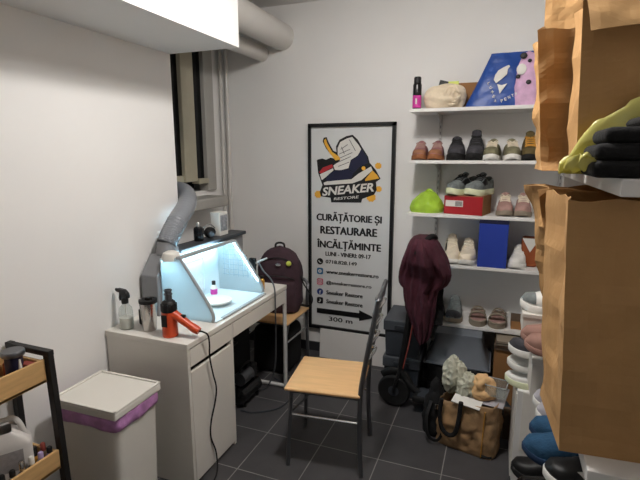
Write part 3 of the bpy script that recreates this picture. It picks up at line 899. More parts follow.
B().tube([(IX - 0.011, PY - 0.009, 0.781), (IX - 0.004, PY - 0.009, 0.768), (IX + 0.011, PY - 0.009, 0.762)], 0.0035, 6).build('symbol', 'poster_white', ic)
ic = flat('web_icon', rsq(IX, 0.692, 0.026), 'web_blue', poster, 0.005)
flat('symbol', disc(IX, 0.692, 0.015), 'poster_white', ic, 0.006)
flat('symbol', [(IX - 0.005, 0.686), (IX + 0.009, 0.692), (IX - 0.005, 0.699)], 'web_blue', ic, 0.007)
ic = flat('camera_icon', rsq(IX, 0.604, 0.026), 'instagram', poster, 0.005)
B().tube([(IX + 0.017 * a, PY - 0.0085, 0.604 + 0.017 * c) for a, c in ((-1, -0.6), (-0.6, -1), (0.6, -1), (1, -0.6), (1, 0.6), (0.6, 1), (-0.6, 1), (-1, 0.6))], 0.002, 6, closed=True).build('symbol', 'poster_white', ic)
B().tube([(IX + 0.008 * cos(k * pi / 6), PY - 0.0085, 0.604 + 0.008 * sin(k * pi / 6)) for k in range(12)], 0.002, 6, closed=True).build('symbol', 'poster_white', ic)
ic = flat('letter_icon', disc(IX, 0.520, 0.026), 'face_blue', poster, 0.005)
text('symbol', 'f', 'poster_white', ic, 0.016, 0.034, place(IX - 0.006, 0.499, 0, 0.0085), 0.02)
ic = flat('note_icon', rsq(IX, 0.446, 0.026), 'poster_black', poster, 0.005)
text('symbol', '♪', 'poster_white', ic, 0.022, 0.032, place(IX - 0.011, 0.430, 0, 0.0085), 0.01)
# emblem: a sneaker with a brush above the shop name
def U(pts):
    return [(-1.4059 + u * 0.0012345, 1.794 - v * 0.0011807) for u, v in pts]
em = flat('sneaker_emblem', U([(58, 190), (66, 184), (95, 178), (118, 186), (150, 172), (172, 178), (150, 152), (118, 112), (97, 68), (103, 46), (122, 42), (136, 76), (166, 128), (188, 138), (184, 102), (206, 60), (250, 38), (290, 30), (322, 60), (352, 110), (388, 165), (398, 202), (436, 246), (468, 302), (440, 322), (446, 372), (430, 402), (356, 432), (350, 456), (155, 462), (150, 432), (85, 424), (78, 395), (96, 350), (66, 270)]), 'poster_black', poster, 0.0035)
for cx, cy, r in ((66, 412, 22), (412, 420, 26), (458, 366, 17), (452, 222, 18)):
    flat('splash', U([(cx + r * cos(k * pi / 8) * (1 + 0.2 * (k % 2)), cy + r * sin(k * pi / 8) * (1 + 0.2 * (k % 2))) for k in range(16)]), 'poster_yellow', em, 0.003)
flat('tongue', U([(195, 112), (212, 74), (255, 52), (288, 44), (328, 92), (346, 122), (322, 160), (280, 186), (266, 238), (215, 252), (178, 250), (168, 222), (212, 190), (196, 150)]), 'sneaker_white', em, 0.0045)
flat('collar', U([(346, 116), (382, 172), (388, 204), (340, 225), (300, 268), (270, 240), (282, 190), (325, 162)]), 'navy', em, 0.0048)
flat('upper', U([(118, 312), (140, 272), (182, 254), (265, 246), (298, 266), (285, 304), (200, 316), (130, 326)]), 'navy', em, 0.0048)
flat('midsole', U([(104, 334), (130, 324), (286, 308), (330, 272), (408, 226), (418, 250), (350, 312), (292, 334), (108, 350)]), 'sneaker_white', em, 0.0048)
flat('heel', U([(372, 308), (418, 250), (448, 280), (460, 300), (374, 318)]), 'poster_yellow', em, 0.0048)
flat('red_patch', U([(74, 268), (98, 236), (160, 214), (166, 234), (88, 276)]), 'poster_red', em, 0.0048)
flat('toe_patch', U([(78, 280), (166, 240), (170, 252), (120, 296), (92, 318)]), 'sneaker_white', em, 0.0048)
flat('brush', U([(106, 62), (118, 52), (128, 82), (160, 136), (206, 166), (214, 184), (182, 190), (142, 142), (110, 86)]), 'poster_yellow', em, 0.0048)
for (a, c) in (((205, 150), (275, 120)), ((210, 175), (290, 140)), ((190, 205), (280, 165)), ((200, 228), (270, 200)), ((220, 105), (240, 150)), ((215, 120), (260, 90)), ((270, 60), (310, 130))):
    p, q = U([a, c])
    B().tube([(p[0], PY - 0.0080, p[1]), (q[0], PY - 0.0080, q[1])], 0.0022, 6).build('lace_line', 'poster_black', em)
B().ball((U([(362, 238)])[0][0], PY - 0.0078, U([(362, 238)])[0][1]), 0.016, 0.001, 0.016, 12).build('emblem_dot', 'poster_yellow', em)
x_, z_ = U([(96, 422)])[0]
text('emblem_lettering', 'SNEAKER', 'sneaker_white', em, 0.415, 0.066, place(x_, z_, radians(6.5), 0.0080), 0.03, 0.25)
x_, z_ = U([(172, 447)])[0]
text('emblem_lettering', 'RESTORE', 'sneaker_white', em, 0.205, 0.020, place(x_, z_, radians(6.5), 0.0080), 0.012, 0.2)

# grey board leaning under the sign
o = B().box(-0.29, 0.29, -0.006, 0.006, 0, 0.235).build('wall_board', 'white_shelf', None, loc=(-0.985, 3.27, 0.002), rot=(radians(-4), 0, 0))
tag(o, 'plain pale board leaning on the wall under the framed sign', 'board')

# ------------------------------------------------------------------ wall shelves
SX0, SX1, SYF = -0.577, 0.64, 3.085
SHZ = [1.905, 1.578, 1.230, 0.897, 0.488]
names = ['top white wall shelf carrying the blue bag and towel', 'second white wall shelf down, carrying charcoal and olive sneakers', 'third white wall shelf down, carrying the lime bag and red shoebox', 'fourth white wall shelf down, carrying cream sneakers and the blue box', 'lowest white wall shelf, carrying the taupe sandals']
for z, nm in zip(SHZ, names):
    t = thing('wall_shelf', nm, 'shelf', (0, SYF, z), 0, 'white wall shelves')
    B().box(SX0, SX1, 0, 3.375 - SYF, -0.022, 0, 0.002).build('board', 'white_shelf', t)
    for x in (-0.413, 0.36):
        B().prism([(0.05, -0.022), (0.285, -0.022), (0.285, -0.075), (0.27, -0.075)], lambda u, v, d: Vector((d, u, v)), x - 0.004, x + 0.004).build('bracket', 'white_metal', t)
for x, nm in ((-0.413, 'white slotted shelf rail at the left end of the wall shelves'), (0.36, 'white slotted shelf rail behind the paper bags')):
    t = thing('shelf_rail', nm, 'rail', (x, 3.372, 0.25), 0, 'shelf rails')
    B().box(-0.011, 0.011, -0.006, 0.006, 0, 1.72, 0.002).build('channel', 'white_metal', t)
    b = B()
    for k in range(40):
        b.box(-0.003, 0.003, -0.0068, -0.0055, 0.03 + k * 0.042, 0.05 + k * 0.042)
    b.build('slots', 'housing_grey', t)

# ------------------------------------------------------------------ shoes
HW = [(0, 0.55), (0.04, 0.72), (0.15, 0.80), (0.35, 0.76), (0.55, 0.90), (0.70, 1.0), (0.85, 0.90), (0.94, 0.66), (0.985, 0.36), (1.0, 0.12)]
PROF = {
    'sneaker': [(0, 0.055), (0.03, 0.080), (0.12, 0.082), (0.3, 0.070), (0.42, 0.084), (0.52, 0.080), (0.66, 0.058), (0.8, 0.046), (0.92, 0.038), (1.0, 0.008)],
    'hightop': [(0, 0.07), (0.03, 0.125), (0.15, 0.130), (0.3, 0.128), (0.42, 0.120), (0.52, 0.096), (0.66, 0.064), (0.8, 0.050), (0.92, 0.042), (1.0, 0.009)],
    'loafer': [(0, 0.045), (0.03, 0.062), (0.12, 0.062), (0.3, 0.050), (0.45, 0.052), (0.55, 0.062), (0.66, 0.058), (0.8, 0.046), (0.92, 0.036), (1.0, 0.007)],
}
def shoe(label, loc, rotz, style='sneaker', L=0.28, W=0.048, upper='mesh_grey', sole='sneaker_white', lace='sneaker_white', lining='shoe_lining', stripe=None, toecap=None, sole_h=0.028, hs=1.0, group=None, cat='shoe', name='sneaker', side=1, rot=None):
    W *= 1.10
    t = thing(name, label, cat, loc, rotz, group, rot)
    prof = PROF[style]
    def cen(u):
        return side * 0.010 * sin(pi * min(1, max(0, (u - 0.3) / 0.7)) ) * (L / 0.28)
    def hw(u):
        return lerp_table(HW, u) * W
    def spring(u):
        return 0.012 * max(0, (u - 0.78) / 0.22) ** 2
    t0, t1 = (0.06, 0.46) if style != 'loafer' else (0.06, 0.56)
    ao = 0.56
    def P(u, a, off=0.0):
        h = lerp_table(prof, u) * hs
        s = sin(a * pi / 2)
        y = hw(u) * (abs(s) ** 0.75) * (1 if s >= 0 else -1) * (1 - 0.16 * max(0, cos(a * pi / 2)) * 0) * (1 + off / W)
        z = sole_h + spring(u) + (h - 0.0) * (max(0.0, cos(a * pi / 2)) ** 0.62) + off * 0.6
        if u < 0.3:
            y *= 1 - 0.22 * (1 - abs(a)) * (1 if style == 'hightop' else 0.6)
        return Vector(((u - 0.5) * L, y + cen(u), z))
    # sole
    def so(u, v):
        tt = u * 2
        uu = tt if tt <= 1 else 2 - tt
        sg = 1 if tt <= 1 else -1
        uu = 0.5 - 0.5 * cos(pi * uu)
        k = (1.08, 1.10, 1.10, 1.05)[int(round(v * 3))]
        z = (0.0, 0.004, sole_h - 0.003, sole_h + 0.002)[int(round(v * 3))]
        ex = 1.03 if 0 < v < 1 else 1.01
        return Vector(((uu - 0.5) * L * ex, sg * hw(uu) * k + cen(uu), z + spring(uu)))
    b = B()
    g = b.grid(so, 44, 4, closeu=True).g
    b.bm.faces.new([g[i][0] for i in range(44)][::-1])
    b.bm.faces.new([g[i][3] for i in range(44)])
    b.build('sole', sole, t, True)
    nu, na = 30, 25
    def inside(u, a):
        if u <= t0 or u >= t1:
            return 0.0
        m, hf = (t0 + t1) / 2, (t1 - t0) / 2
        lim = ao * sqrt(max(0.0, 1 - ((u - m) / hf) ** 2)) ** 0.6
        return max(0.0, lim - abs(a))
    def up(u, v):
        uu = 0.5 - 0.5 * cos(pi * (0.001 + 0.998 * u))
        a = -1 + 2 * v
        p = P(uu, a)
        ins = inside(uu, a)
        if ins > 0:
            d = min(1.0, ins / 0.16)
            p.z = p.z * (1 - d) + (sole_h + 0.012) * d if d > 0.05 else p.z
        return p
    b = B()
    g = b.grid(up, nu, na).g
    b.bm.faces.new(g[0])
    b.bm.faces.new(g[-1][::-1])
    deep = []
    for f in b.bm.faces:
        c = f.calc_center_median()
        if all(v.co.z < P(v.co.x / L + 0.5, 0).z * 0 + sole_h + 0.2 for v in f.verts):
            uu = c.x / L + 0.5
            if t0 < uu < t1 and abs((c.y - cen(uu)) / hw(uu)) < 0.70 and c.z < P(min(1, max(0, uu)), ao).z - 0.004:
                deep.append(f)
    lb = B()
    for f in deep:
        try:
            lb.bm.faces.new([lb.bm.verts.new(v.co) for v in f.verts])
        except ValueError:
            pass
    bmesh.ops.delete(b.bm, geom=deep, context='FACES')
    b.build('upper', upper, t, True)
    if len(lb.bm.faces):
        lb.build('lining', lining, t, True)
    else:
        lb.bm.free()
    if lace:
        lb = B()
        n = 5 if style == 'hightop' else 4
        for k in range(n):
            u0 = 0.46 + 0.055 * k
            for sg in (-1, 1):
                pts = [P(u0 + 0.02 * j / 6 * 1.2, sg * (-0.36 + 0.72 * j / 6), 0.003) for j in range(7)]
                lb.tube(pts, 0.0042, 6)
        p = P(0.46, 0, 0.004)
        lb.tube(curve([p, p + Vector((-0.01, 0.02, 0.010)), p + Vector((0.01, 0.032, 0.0)), p + Vector((0.005, 0.01, 0.002)), p], 14), 0.0028, 6)
        lb.tube(curve([p, p + Vector((-0.01, -0.02, 0.010)), p + Vector((0.01, -0.032, 0.0)), p + Vector((0.005, -0.01, 0.002)), p], 14), 0.0028, 6)
        lb.build('laces', lace, t, True)
        h = lerp_table(prof, 0.42) * hs
        def tg(u, v):
            x = (0.47 - 0.11 * u - 0.5) * L
            return Vector((x, 0.62 * hw(0.42) * (v * 2 - 1) + cen(0.42), sole_h + h * (0.93 + 0.36 * u) - 0.012 * (v * 2 - 1) ** 2))
        B().grid(tg, 6, 7).build('tongue', upper, t, True, solid=0.006)
    if stripe:
        for sg in (-1, 1):
            B().grid(lambda u, v: P(0.34 + 0.26 * u + 0.1 * v, sg * (0.88 - 0.42 * v), 0.0015), 8, 5).build('side_stripe', stripe, t, True)
    if toecap:
        B().grid(lambda u, v: P(0.80 + 0.198 * u, -0.95 + 1.9 * v, 0.0015), 10, 13).build('toe_cap', toecap, t, True)
    return t
def pair(label, cat, x0, x1, y, z, **k):
    """two shoes side by side, toes to the room"""
    gap = (x1 - x0)
    ang = k.pop('ang', 0.0)
    rz = radians(-90 + ang)
    jit = k.pop('jit', 3.0)
    for s, x, nm in ((1, x0 + gap * 0.25, 'left-hand'), (-1, x0 + gap * 0.75, 'right-hand')):
        shoe(nm + ' one of ' + label, (x, y, z), rz + radians(jit * s), side=-s, cat=cat, **k)

# second shelf
z = SHZ[1]
pair('the small pink-brown shoes at the left end of the second shelf', 'shoe', -0.562, -0.368, 3.22, z, L=0.245, W=0.043, upper='pink_suede', sole='gum', lace='dusty_pink', toecap='tan_suede', hs=0.92)
shoe('charcoal suede sneaker with black strap, left of the pair on the second shelf', (-0.294, 3.235, z), radians(-88), upper='charcoal_suede', sole='black_rubber', lace='black', stripe='black', L=0.29, W=0.052, hs=1.12, sole_h=0.034)
shoe('charcoal suede high-top, taller right one of the dark pair on the second shelf', (-0.172, 3.235, z), radians(-91), 'hightop', upper='charcoal_suede', sole='black_rubber', lace='black', stripe='black', L=0.29, W=0.052, hs=1.05, sole_h=0.034)
pair('the olive canvas sneakers with white soles on the second shelf', 'shoe', -0.108, 0.098, 3.22, z, L=0.265, W=0.045, upper='olive_canvas', sole='sneaker_white', lace='cream', hs=1.0, jit=-4)
shoe('olive brown boot half hidden by the upper paper bags on the second shelf', (0.150, 3.235, z), radians(-90), 'hightop', upper='olive_dark', sole='black_rubber', lace='amber', L=0.27, W=0.045)
# third shelf
z = SHZ[2]
rb = thing('shoebox', 'red open shoebox with white label under the grey sneakers', 'box', (-0.195, 3.205, z), radians(-13))
b = B()
b.box(-0.125, 0.125, -0.10, -0.097, 0, 0.118).box(-0.125, 0.125, 0.097, 0.10, 0, 0.118).box(-0.125, -0.122, -0.10, 0.10, 0, 0.118).box(0.122, 0.125, -0.10, 0.10, 0, 0.118).box(-0.125, 0.125, -0.10, 0.10, 0, 0.003)
b.build('box_walls', 'red_box', rb)
B().box(-0.121, 0.121, -0.096, 0.096, 0.10, 0.124, 0.004).build('tissue_paper', 'tan_suede', rb)
B().box(0.125, 0.1265, -0.10, 0.10, 0.0, 0.125).build('end_flap', 'cardboard', rb)
B().box(-0.115, 0.0, -0.1008, -0.0998, 0.05, 0.09).build('label', 'paper', rb)
b = B()
for k in range(12):
    b.box(-0.05 + k * 0.0038, -0.0485 + k * 0.0038 + 0.0008 * (k % 2), -0.1016, -0.1008, 0.055, 0.085)
b.build('bar_code', 'poster_black', rb)
shoe('grey mesh sneaker with pale thick sole, left one on the red shoebox', (-0.235, 3.215, z + 0.1245), radians(-122), upper='mesh_grey', sole='mint_sole', lace='black', stripe='black', L=0.27, W=0.046, sole_h=0.036, side=-1)
shoe('grey mesh sneaker with pale thick sole, right one on the red shoebox', (-0.13, 3.21, z + 0.1245), radians(-118), upper='mesh_grey', sole='mint_sole', lace='black', stripe='black', L=0.27, W=0.046, sole_h=0.036, side=1)
pair('the dusty pink sneakers beside the red shoebox', 'shoe', -0.005, 0.185, 3.225, z, L=0.25, W=0.045, upper='dusty_pink', sole='taupe', lace='cream', hs=1.05)
def lump(w_, d_, h_, peak, seed, amp, scale, flatb=True):
    """a soft bag sitting on its base"""
    def fn(u, v):
        a = u * 2 * pi
        k = (1 - v ** peak) ** 0.55 * (0.93 + 0.07 * min(1, v * 6))
        return Vector((w_ * cos(a) * k, d_ * sin(a) * k, h_ * v))
    b = B()
    b.grid(fn, 40, 20, closeu=True)
    for v in b.bm.verts:
        n = noise.noise(v.co * scale + Vector((seed, seed, seed))) + 0.5 * noise.noise(v.co * scale * 2.4 + Vector((0, seed, 3)))
        r = Vector((v.co.x, v.co.y, 0.0))
        f = min(1.0, v.co.z / (0.2 * h_)) if flatb else 1
        if r.length > 1e-4:
            v.co += r.normalized() * n * amp
        v.co.z = max(0.0, v.co.z + n * amp * 0.6 * f)
    return b
t = thing('plastic_bag', 'lime green knotted plastic bag at the left end of the third shelf', 'bag', (-0.46, 3.20, z))
lump(0.118, 0.095, 0.145, 1.6, 5, 0.014, 13).build('bag', 'lime', t, True)
B().tube(curve([(-0.01, 0, 0.12), (0.0, -0.005, 0.138), (0.015, -0.01, 0.146), (0.035, -0.01, 0.135)], 12), [0.014] * 4 + [0.016] * 4 + [0.02] * 5 if False else 0.013, 8).build('knot', 'lime', t, True)
# fourth shelf
z = SHZ[3]
shoe('cream sneaker with black collar loop, left one on the fourth shelf', (-0.287, 3.225, z), radians(-84), 'hightop', upper='cream', sole='sneaker_white', lace='cream', lining='black', L=0.29, W=0.050, stripe='black', hs=0.98)
shoe('plain cream sneaker right beside the blue box on the fourth shelf', (-0.180, 3.225, z), radians(-92), upper='cream', sole='sneaker_white', lace='cream', L=0.28, W=0.050, hs=1.2)
t = thing('gift_box', 'tall royal blue box with dark lid on the fourth shelf', 'box', (-0.020, 3.20, z))
B().box(-0.088, 0.088, -0.11, 0.11, 0, 0.285, 0.003).build('box_body', 'royal_blue', t)
B().box(-0.090, 0.090, -0.112, 0.112, 0.285, 0.325, 0.003).build('lid', 'navy', t)
shoe('white trainer on its side behind the hanging paper bag on the fourth shelf', (0.135, 3.22, z), radians(-100), upper='sneaker_white', sole='sneaker_white', lace='sneaker_white', L=0.26, W=0.045)
t = thing('leather_pouch', 'rust brown leather pouch standing behind the white trainer', 'pouch', (0.205, 3.25, z))
B().box(-0.05, 0.05, -0.06, 0.06, 0, 0.19, 0.02).build('pouch_body', 'rust', t, True)
B().prism([(-0.05, 0.19), (0.05, 0.19), (0.0, 0.10)], lambda u, v, d: Vector((u, d, v)), -0.066, -0.061).build('flap', 'paper', t)
# lowest shelf
z = SHZ[4]
shoe('worn grey sneaker beside the hanging maroon jacket on the lowest shelf', (-0.248, 3.22, z), radians(-92), upper='mesh_grey', sole='taupe', lace='mesh_grey', L=0.28, W=0.05, hs=1.15, toecap='charcoal_suede')
shoe('dark grey sneaker half behind the maroon jacket on the lowest shelf', (-0.365, 3.22, z), radians(-88), upper='charcoal_suede', sole='taupe', lace='black', L=0.28, W=0.05)
def sandal(label, loc, rotz, side):
    t = thing('sandal', label, 'sandal', loc, rotz, 'taupe sandals')
    def so(u, v):
        tt = u * 2
        uu = tt if tt <= 1 else 2 - tt
        sg = 1 if tt <= 1 else -1
        uu = 0.5 - 0.5 * cos(pi * uu)
        j = int(round(v * 3))
        return Vector(((uu - 0.5) * 0.275, sg * lerp_table(HW, uu) * 0.056 * (1, 1.04, 1.04, 0.98)[j], (0, 0.005, 0.026, 0.032)[j]))
    b = B()
    g = b.grid(so, 44, 4, closeu=True).g
    b.bm.faces.new([g[i][0] for i in range(44)][::-1])
    b.build('sole', 'taupe', t, True)
    def fb(u, v):
        uu = 0.02 + 0.96 * u
        return Vector(((uu - 0.5) * 0.272, lerp_table(HW, uu) * 0.054 * (2 * v - 1), 0.027 + 0.006 * (2 * v - 1) ** 2))
    B().grid(fb, 24, 9).build('footbed', 'dusty_pink', t, True)
    b = B()
    b.tube([(-0.115 + 0.0, 0, 0.03)] * 0 + [(-0.5 * 0.275 + 0.275 * uu, sg * lerp_table(HW, uu) * 0.055, 0.034 + 0.004 * sin(uu * 9)) for sg, rng in ((1, range(0, 21)), (-1, range(20, -1, -1))) for uu in [max(0.004, min(0.985, k / 20)) for k in rng]], 0.006, 8, closed=True)
    b.build('rim', 'taupe', t, True)
    for x, hgt, wd in ((0.045, 0.052, 0.020), (-0.03, 0.062, 0.014)):
        hwid = lerp_table(HW, x / 0.275 + 0.5) * 0.056
        def st(u, v):
            a = pi * u
            return Vector((x + (v - 0.5) * 2 * wd, hwid * cos(a), 0.026 + hgt * sin(a) ** 0.7))
        B().grid(st, 18, 4).build('strap', 'taupe', t, True, solid=0.005)
    return t
sandal('left-hand taupe sandal at the middle of the lowest shelf', (-0.085, 3.225, z), radians(-88), 1)
sandal('right-hand taupe sandal at the middle of the lowest shelf', (0.045, 3.225, z), radians(-94), -1)
t = thing('small_box', 'small brown box beside the right-hand sandal on the lowest shelf', 'box', (0.175, 3.19, z))
B().box(-0.05, 0.05, -0.06, 0.06, 0, 0.055, 0.002).build('box_body', 'cardboard', t)
B().box(-0.051, 0.051, -0.061, 0.061, 0.055, 0.072, 0.002).build('lid', 'cardboard_dark', t)

# top shelf
z = SHZ[0]
t = thing('spray_can', 'tall black and magenta spray can at the left end of the top shelf', 'spray can', (-0.543, 3.135, z))
B().lathe([(0.026, 0), (0.028, 0.004), (0.028, 0.150), (0.024, 0.162), (0.022, 0.166)], seg=24).build('can', 'black_gloss', t, True)
B().lathe([(0.0284, 0.008), (0.0284, 0.085)], seg=24).build('label', 'magenta', t, True)
B().lathe([(0.0235, 0.163), (0.0235, 0.195), (0.019, 0.202), (0, 0.202)], seg=20).build('cap', 'black', t, True)
B().tube([(0, -0.0285, 0.03), (0, -0.0285, 0.065)], 0.006, 6).build('print', 'paper', t)
t = thing('rolled_towel', 'cream towel rolled in a loose bundle on the top shelf', 'towel', (-0.372, 3.18, z))
def tw(u, v):
    a = u * 2 * pi
    x = -0.135 + 0.27 * v
    r = (0.070 + 0.012 * v) * min(1, sqrt(max(0.0, 1 - abs(2 * v - 1) ** 4)) + 0.02)
    r *= 1 + 0.10 * sin(a * 3 + v * 7) + 0.06 * sin(a * 7 - v * 5)
    return Vector((x, 0.9 * r * cos(a), max(0.0, 0.066 + 0.01 * v + r * sin(a))))
B().grid(tw, 72, 30, closeu=True).build('roll', 'towel', t, True)
for k, (dx, rr_) in enumerate(((0.05, 0.060), (0.065, 0.044), (0.078, 0.028))):
    B().tube([(dx + 0.045 * cos(j / 22 * 2 * pi) * rr_ / 0.06, -0.055 - 0.009 * k + 0.010 * cos(j * 0.9), 0.078 + rr_ * sin(j / 22 * 2 * pi) * 0.95) for j in range(22)], 0.009, 8, closed=True).build('fold', 'towel', t, True)
t = thing('open_carton', 'small open brown carton with dark flap behind the rolled towel', 'carton', (-0.275, 3.30, z))
b = B()
b.box(-0.12, 0.12, -0.06, -0.057, 0, 0.165).box(-0.12, 0.12, 0.057, 0.06, 0, 0.175).box(-0.12, -0.117, -0.06, 0.06, 0, 0.165).box(0.117, 0.12, -0.06, 0.06, 0, 0.165).box(-0.12, 0.12, -0.06, 0.06, 0, 0.003)
b.build('carton_body', 'cardboard', t)
B().box(-0.03, 0.03, -0.001, 0.001, -0.045, 0.045, 0, Matrix.Translation((-0.125, -0.03, 0.145)) @ Matrix.Rotation(radians(15), 4, 'Y')).build('dark_flap', 'black', t)
B().box(-0.085, -0.02, -0.062, -0.0595, 0.10, 0.178).build('green_sticker', 'badge_yellow', t)
# blue printed bag
t = thing('shopping_bag', 'bright blue plastic bag with white round print on the top shelf', 'bag', (-0.045, 3.20, z))
outl = [(-0.200, 0.0), (-0.19, 0.03), (-0.155, 0.10), (-0.115, 0.19), (-0.075, 0.285), (-0.06, 0.318), (0.02, 0.325), (0.10, 0.328), (0.19, 0.32), (0.20, 0.0)]
def half(v):
    # left and right borders at height fraction v
    h = 0.322 * v
    xl = -0.200
    for (xa, za), (xb, zb) in zip(outl[:6], outl[1:6]):
        if za <= h and zb > za:
            xl = xa + (xb - xa) * min(1.0, (h - za) / (zb - za))
    return xl, 0.20
def bb(u, v):
    xl, xr = half(v)
    a = u * 2 * pi
    c, s = cos(a), sin(a)
    k = (abs(c) ** 4 + abs(s) ** 4) ** (-0.25)
    d = 0.085 * (1 - 0.85 * v ** 1.5)
    return Vector(((xl + xr) / 2 + (xr - xl) / 2 * c * k, d * s * k, 0.322 * v))
b = B()
b.grid(bb, 56, 26, closeu=True)
for v in b.bm.verts:
    if v.co.z > 0.01:
        n = noise.noise(v.co * 9) + 0.6 * noise.noise(v.co * 24)
        v.co.y += n * 0.006
b.build('bag', 'blue_plastic', t, True)
def onbag(x, z_):
    v = min(0.99, max(0.0, z_ / 0.322))
    return Vector((x, -0.085 * (1 - 0.85 * v ** 1.5) - 0.010, z_))
def patch(name, poly, m_):
    b = B()
    a = [b.bm.verts.new(onbag(x, zz)) for x, zz in poly]
    c = [b.bm.verts.new(onbag(x, zz) + Vector((0, 0.004, 0))) for x, zz in poly]
    b.bm.faces.new(a)
    b.bm.faces.new(c[::-1])
    for i in range(len(a)):
        b.bm.faces.new((a[i], c[i], c[(i + 1) % len(a)], a[(i + 1) % len(a)]))
    return b.build(name, m_, t)
def W_(pts):   # print outline, bag units
    return [(-0.045 + (u - 285) / 583 * 0.41 / 0.86 + 0.012, 0.325 - (v - 55) / 380 * 0.325) for u, v in pts]
patch('print', W_([(290, 215), (310, 185), (345, 165), (380, 150), (390, 160), (375, 180), (372, 215), (345, 240), (300, 275), (282, 250)]), 'paper')
patch('print', W_([(308, 282), (340, 290), (378, 280), (350, 320), (330, 350), (322, 320)]), 'paper')
patch('print', W_([(318, 205), (330, 200), (330, 215), (318, 218)]), 'blue_plastic') if False else None
for k, ch in enumerate('PENTRU'):
    u, v = 345 + k * 24, 412 - k * 11
    (x, zz), = W_([(u, v)])
    p = onbag(x, zz)
    R = Matrix(((1, 0, 0, 0), (0, 0, -1, 0), (0, 1, 0, 0), (0, 0, 0, 1)))
    text('letter', ch, 'paper', t, 0.013, 0.018, Matrix.Translation(p - Vector((0, 0.001, 0))) @ R @ Matrix.Rotation(radians(18), 4, 'Z'), 0.02)
for k, ch in enumerate('LUMEA'):
    u, v = 238 + k * 14, 270 + k * 34
    (x, zz), = W_([(u, v)])
    R = Matrix(((1, 0, 0, 0), (0, 0, -1, 0), (0, 1, 0, 0), (0, 0, 0, 1)))
    text('letter', ch, 'paper', t, 0.013, 0.016, Matrix.Translation(onbag(x, zz) - Vector((0, 0.001, 0))) @ R @ Matrix.Rotation(radians(-65 + k * 14), 4, 'Z'), 0.02)
t = thing('printed_pouch', 'pink patterned pouch leaning on the blue bag on the top shelf', 'pouch', (0.105, 3.115, z), radians(-6))
lump(0.062, 0.020, 0.31, 5, 9, 0.005, 14).build('pouch_body', 'pink_print', t, True)
for (x, zz, r) in ((-0.025, 0.28, 0.02), (-0.048, 0.165, 0.013), (0.012, 0.13, 0.015), (0.01, 0.25, 0.012)):
    B().ball((x, -0.024, zz), r, 0.004, r * 0.9, 12).build('black_print', 'black', t, True)
B().ball((-0.032, -0.023, 0.205), 0.028, 0.004, 0.032, 14).build('white_print', 'paper', t, True)

# ------------------------------------------------------------------ under the wall shelves
def crate(label, loc, h, group):
    t = thing('storage_box', label, 'storage box', loc, radians(1), group)
    b = B()
    b.prism([(-0.108, 0.0), (0.108, 0.0), (0.118, h - 0.07), (-0.118, h - 0.07)], lambda u, v, d: Vector((u, d, v)), -0.155, 0.155)
    b.build('box_body', 'dark_grey_plastic', t, bevel=0.008)
    B().box(-0.126, 0.126, -0.165, 0.165, h - 0.075, h, 0.008).build('lid', 'slate_plastic', t)
    B().box(-0.05, 0.05, -0.172, -0.16, h - 0.055, h - 0.03, 0.003).build('latch', 'dark_grey_plastic', t)
    return t
crate('dark grey lidded storage box at the bottom of the stack by the sign', (-0.540, 3.03, 0), 0.285, 'stacked storage boxes')
crate('dark grey lidded storage box on top of the stack by the sign', (-0.540, 3.03, 0.286), 0.255, 'stacked storage boxes')
o = B().box(-0.05, 0.05, -0.06, 0.06, 0, 0.012, 0.002).crumple(0.004, 20, 2).build('folded_paper', 'paper', None, loc=(-0.47, 3.06, 0.543), rot=(0, 0, 0.3))
tag(o, 'folded white paper on the upper dark storage box', 'paper')
tub = thing('plastic_tub', 'slate grey flared plastic tub turned upside down under the lowest shelf', 'tub', (-0.19, 3.09, 0.262))
b = B()
b.grid(lambda u, v: Vector(((0.150 + 0.055 * (1 - v) ** 2.2) * cos(2 * pi * u) / max(1e-6, (abs(cos(2 * pi * u)) ** 7 + abs(sin(2 * pi * u)) ** 7) ** (1 / 7)), (0.13 + 0.05 * (1 - v) ** 2.2) * sin(2 * pi * u) / max(1e-6, (abs(cos(2 * pi * u)) ** 7 + abs(sin(2 * pi * u)) ** 7) ** (1 / 7)), 0.2 * v)), 64, 14, closeu=True, capu=False)
b.box(-0.145, 0.145, -0.125, 0.125, 0.19, 0.2, 0.004)
b.build('tub_body', 'tub_slate', tub, True)
B().tube([(-0.205, -0.18, 0.004), (0.205, -0.18, 0.004), (0.205, 0.18, 0.004), (-0.205, 0.18, 0.004)], 0.007, 8, closed=True).build('rim', 'tub_slate', tub, True)
t = thing('black_case', 'low black case on the floor carrying the slate tub', 'case', (-0.205, 3.10, 0))
B().box(-0.17, 0.17, -0.19, 0.19, 0.0, 0.25, 0.02).build('case_shell', 'black_cloth', t, True)
B().box(-0.172, 0.172, -0.192, 0.192, 0.12, 0.135, 0.003).build('zip', 'black', t)
cb = thing('cardboard_box', 'brown cardboard box under the lowest shelf beside the tub', 'box', (0.20, 3.17, 0))
B().box(-0.165, 0.165, -0.17, 0.17, 0, 0.385, 0.003).build('box_body', 'cardboard', cb)
B().box(-0.166, 0.166, -0.03, 0.03, 0.385, 0.387).build('tape', 'kraft_light', cb)
B().box(-0.03, 0.03, -0.1715, -0.1695, 0.385, 0.387).build('tape', 'kraft_light', cb)
for k, (nm, m_) in enumerate((('lower dark flat carton lying on the cardboard box', 'cardboard_dark'), ('upper grey-brown flat carton lying on the cardboard box', 'taupe'))):
    t = thing('flat_carton', nm, 'carton', (0.20, 3.15, 0.388 + 0.034 * k), radians(-3 + 4 * k), 'flat cartons on the cardboard box')
    B().box(-0.16, 0.17, -0.17, 0.17, 0, 0.030, 0.002).build('carton', m_, t)
    B().box(-0.161, 0.171, -0.1715, -0.165, 0.013, 0.017).build('slit', 'black', t)

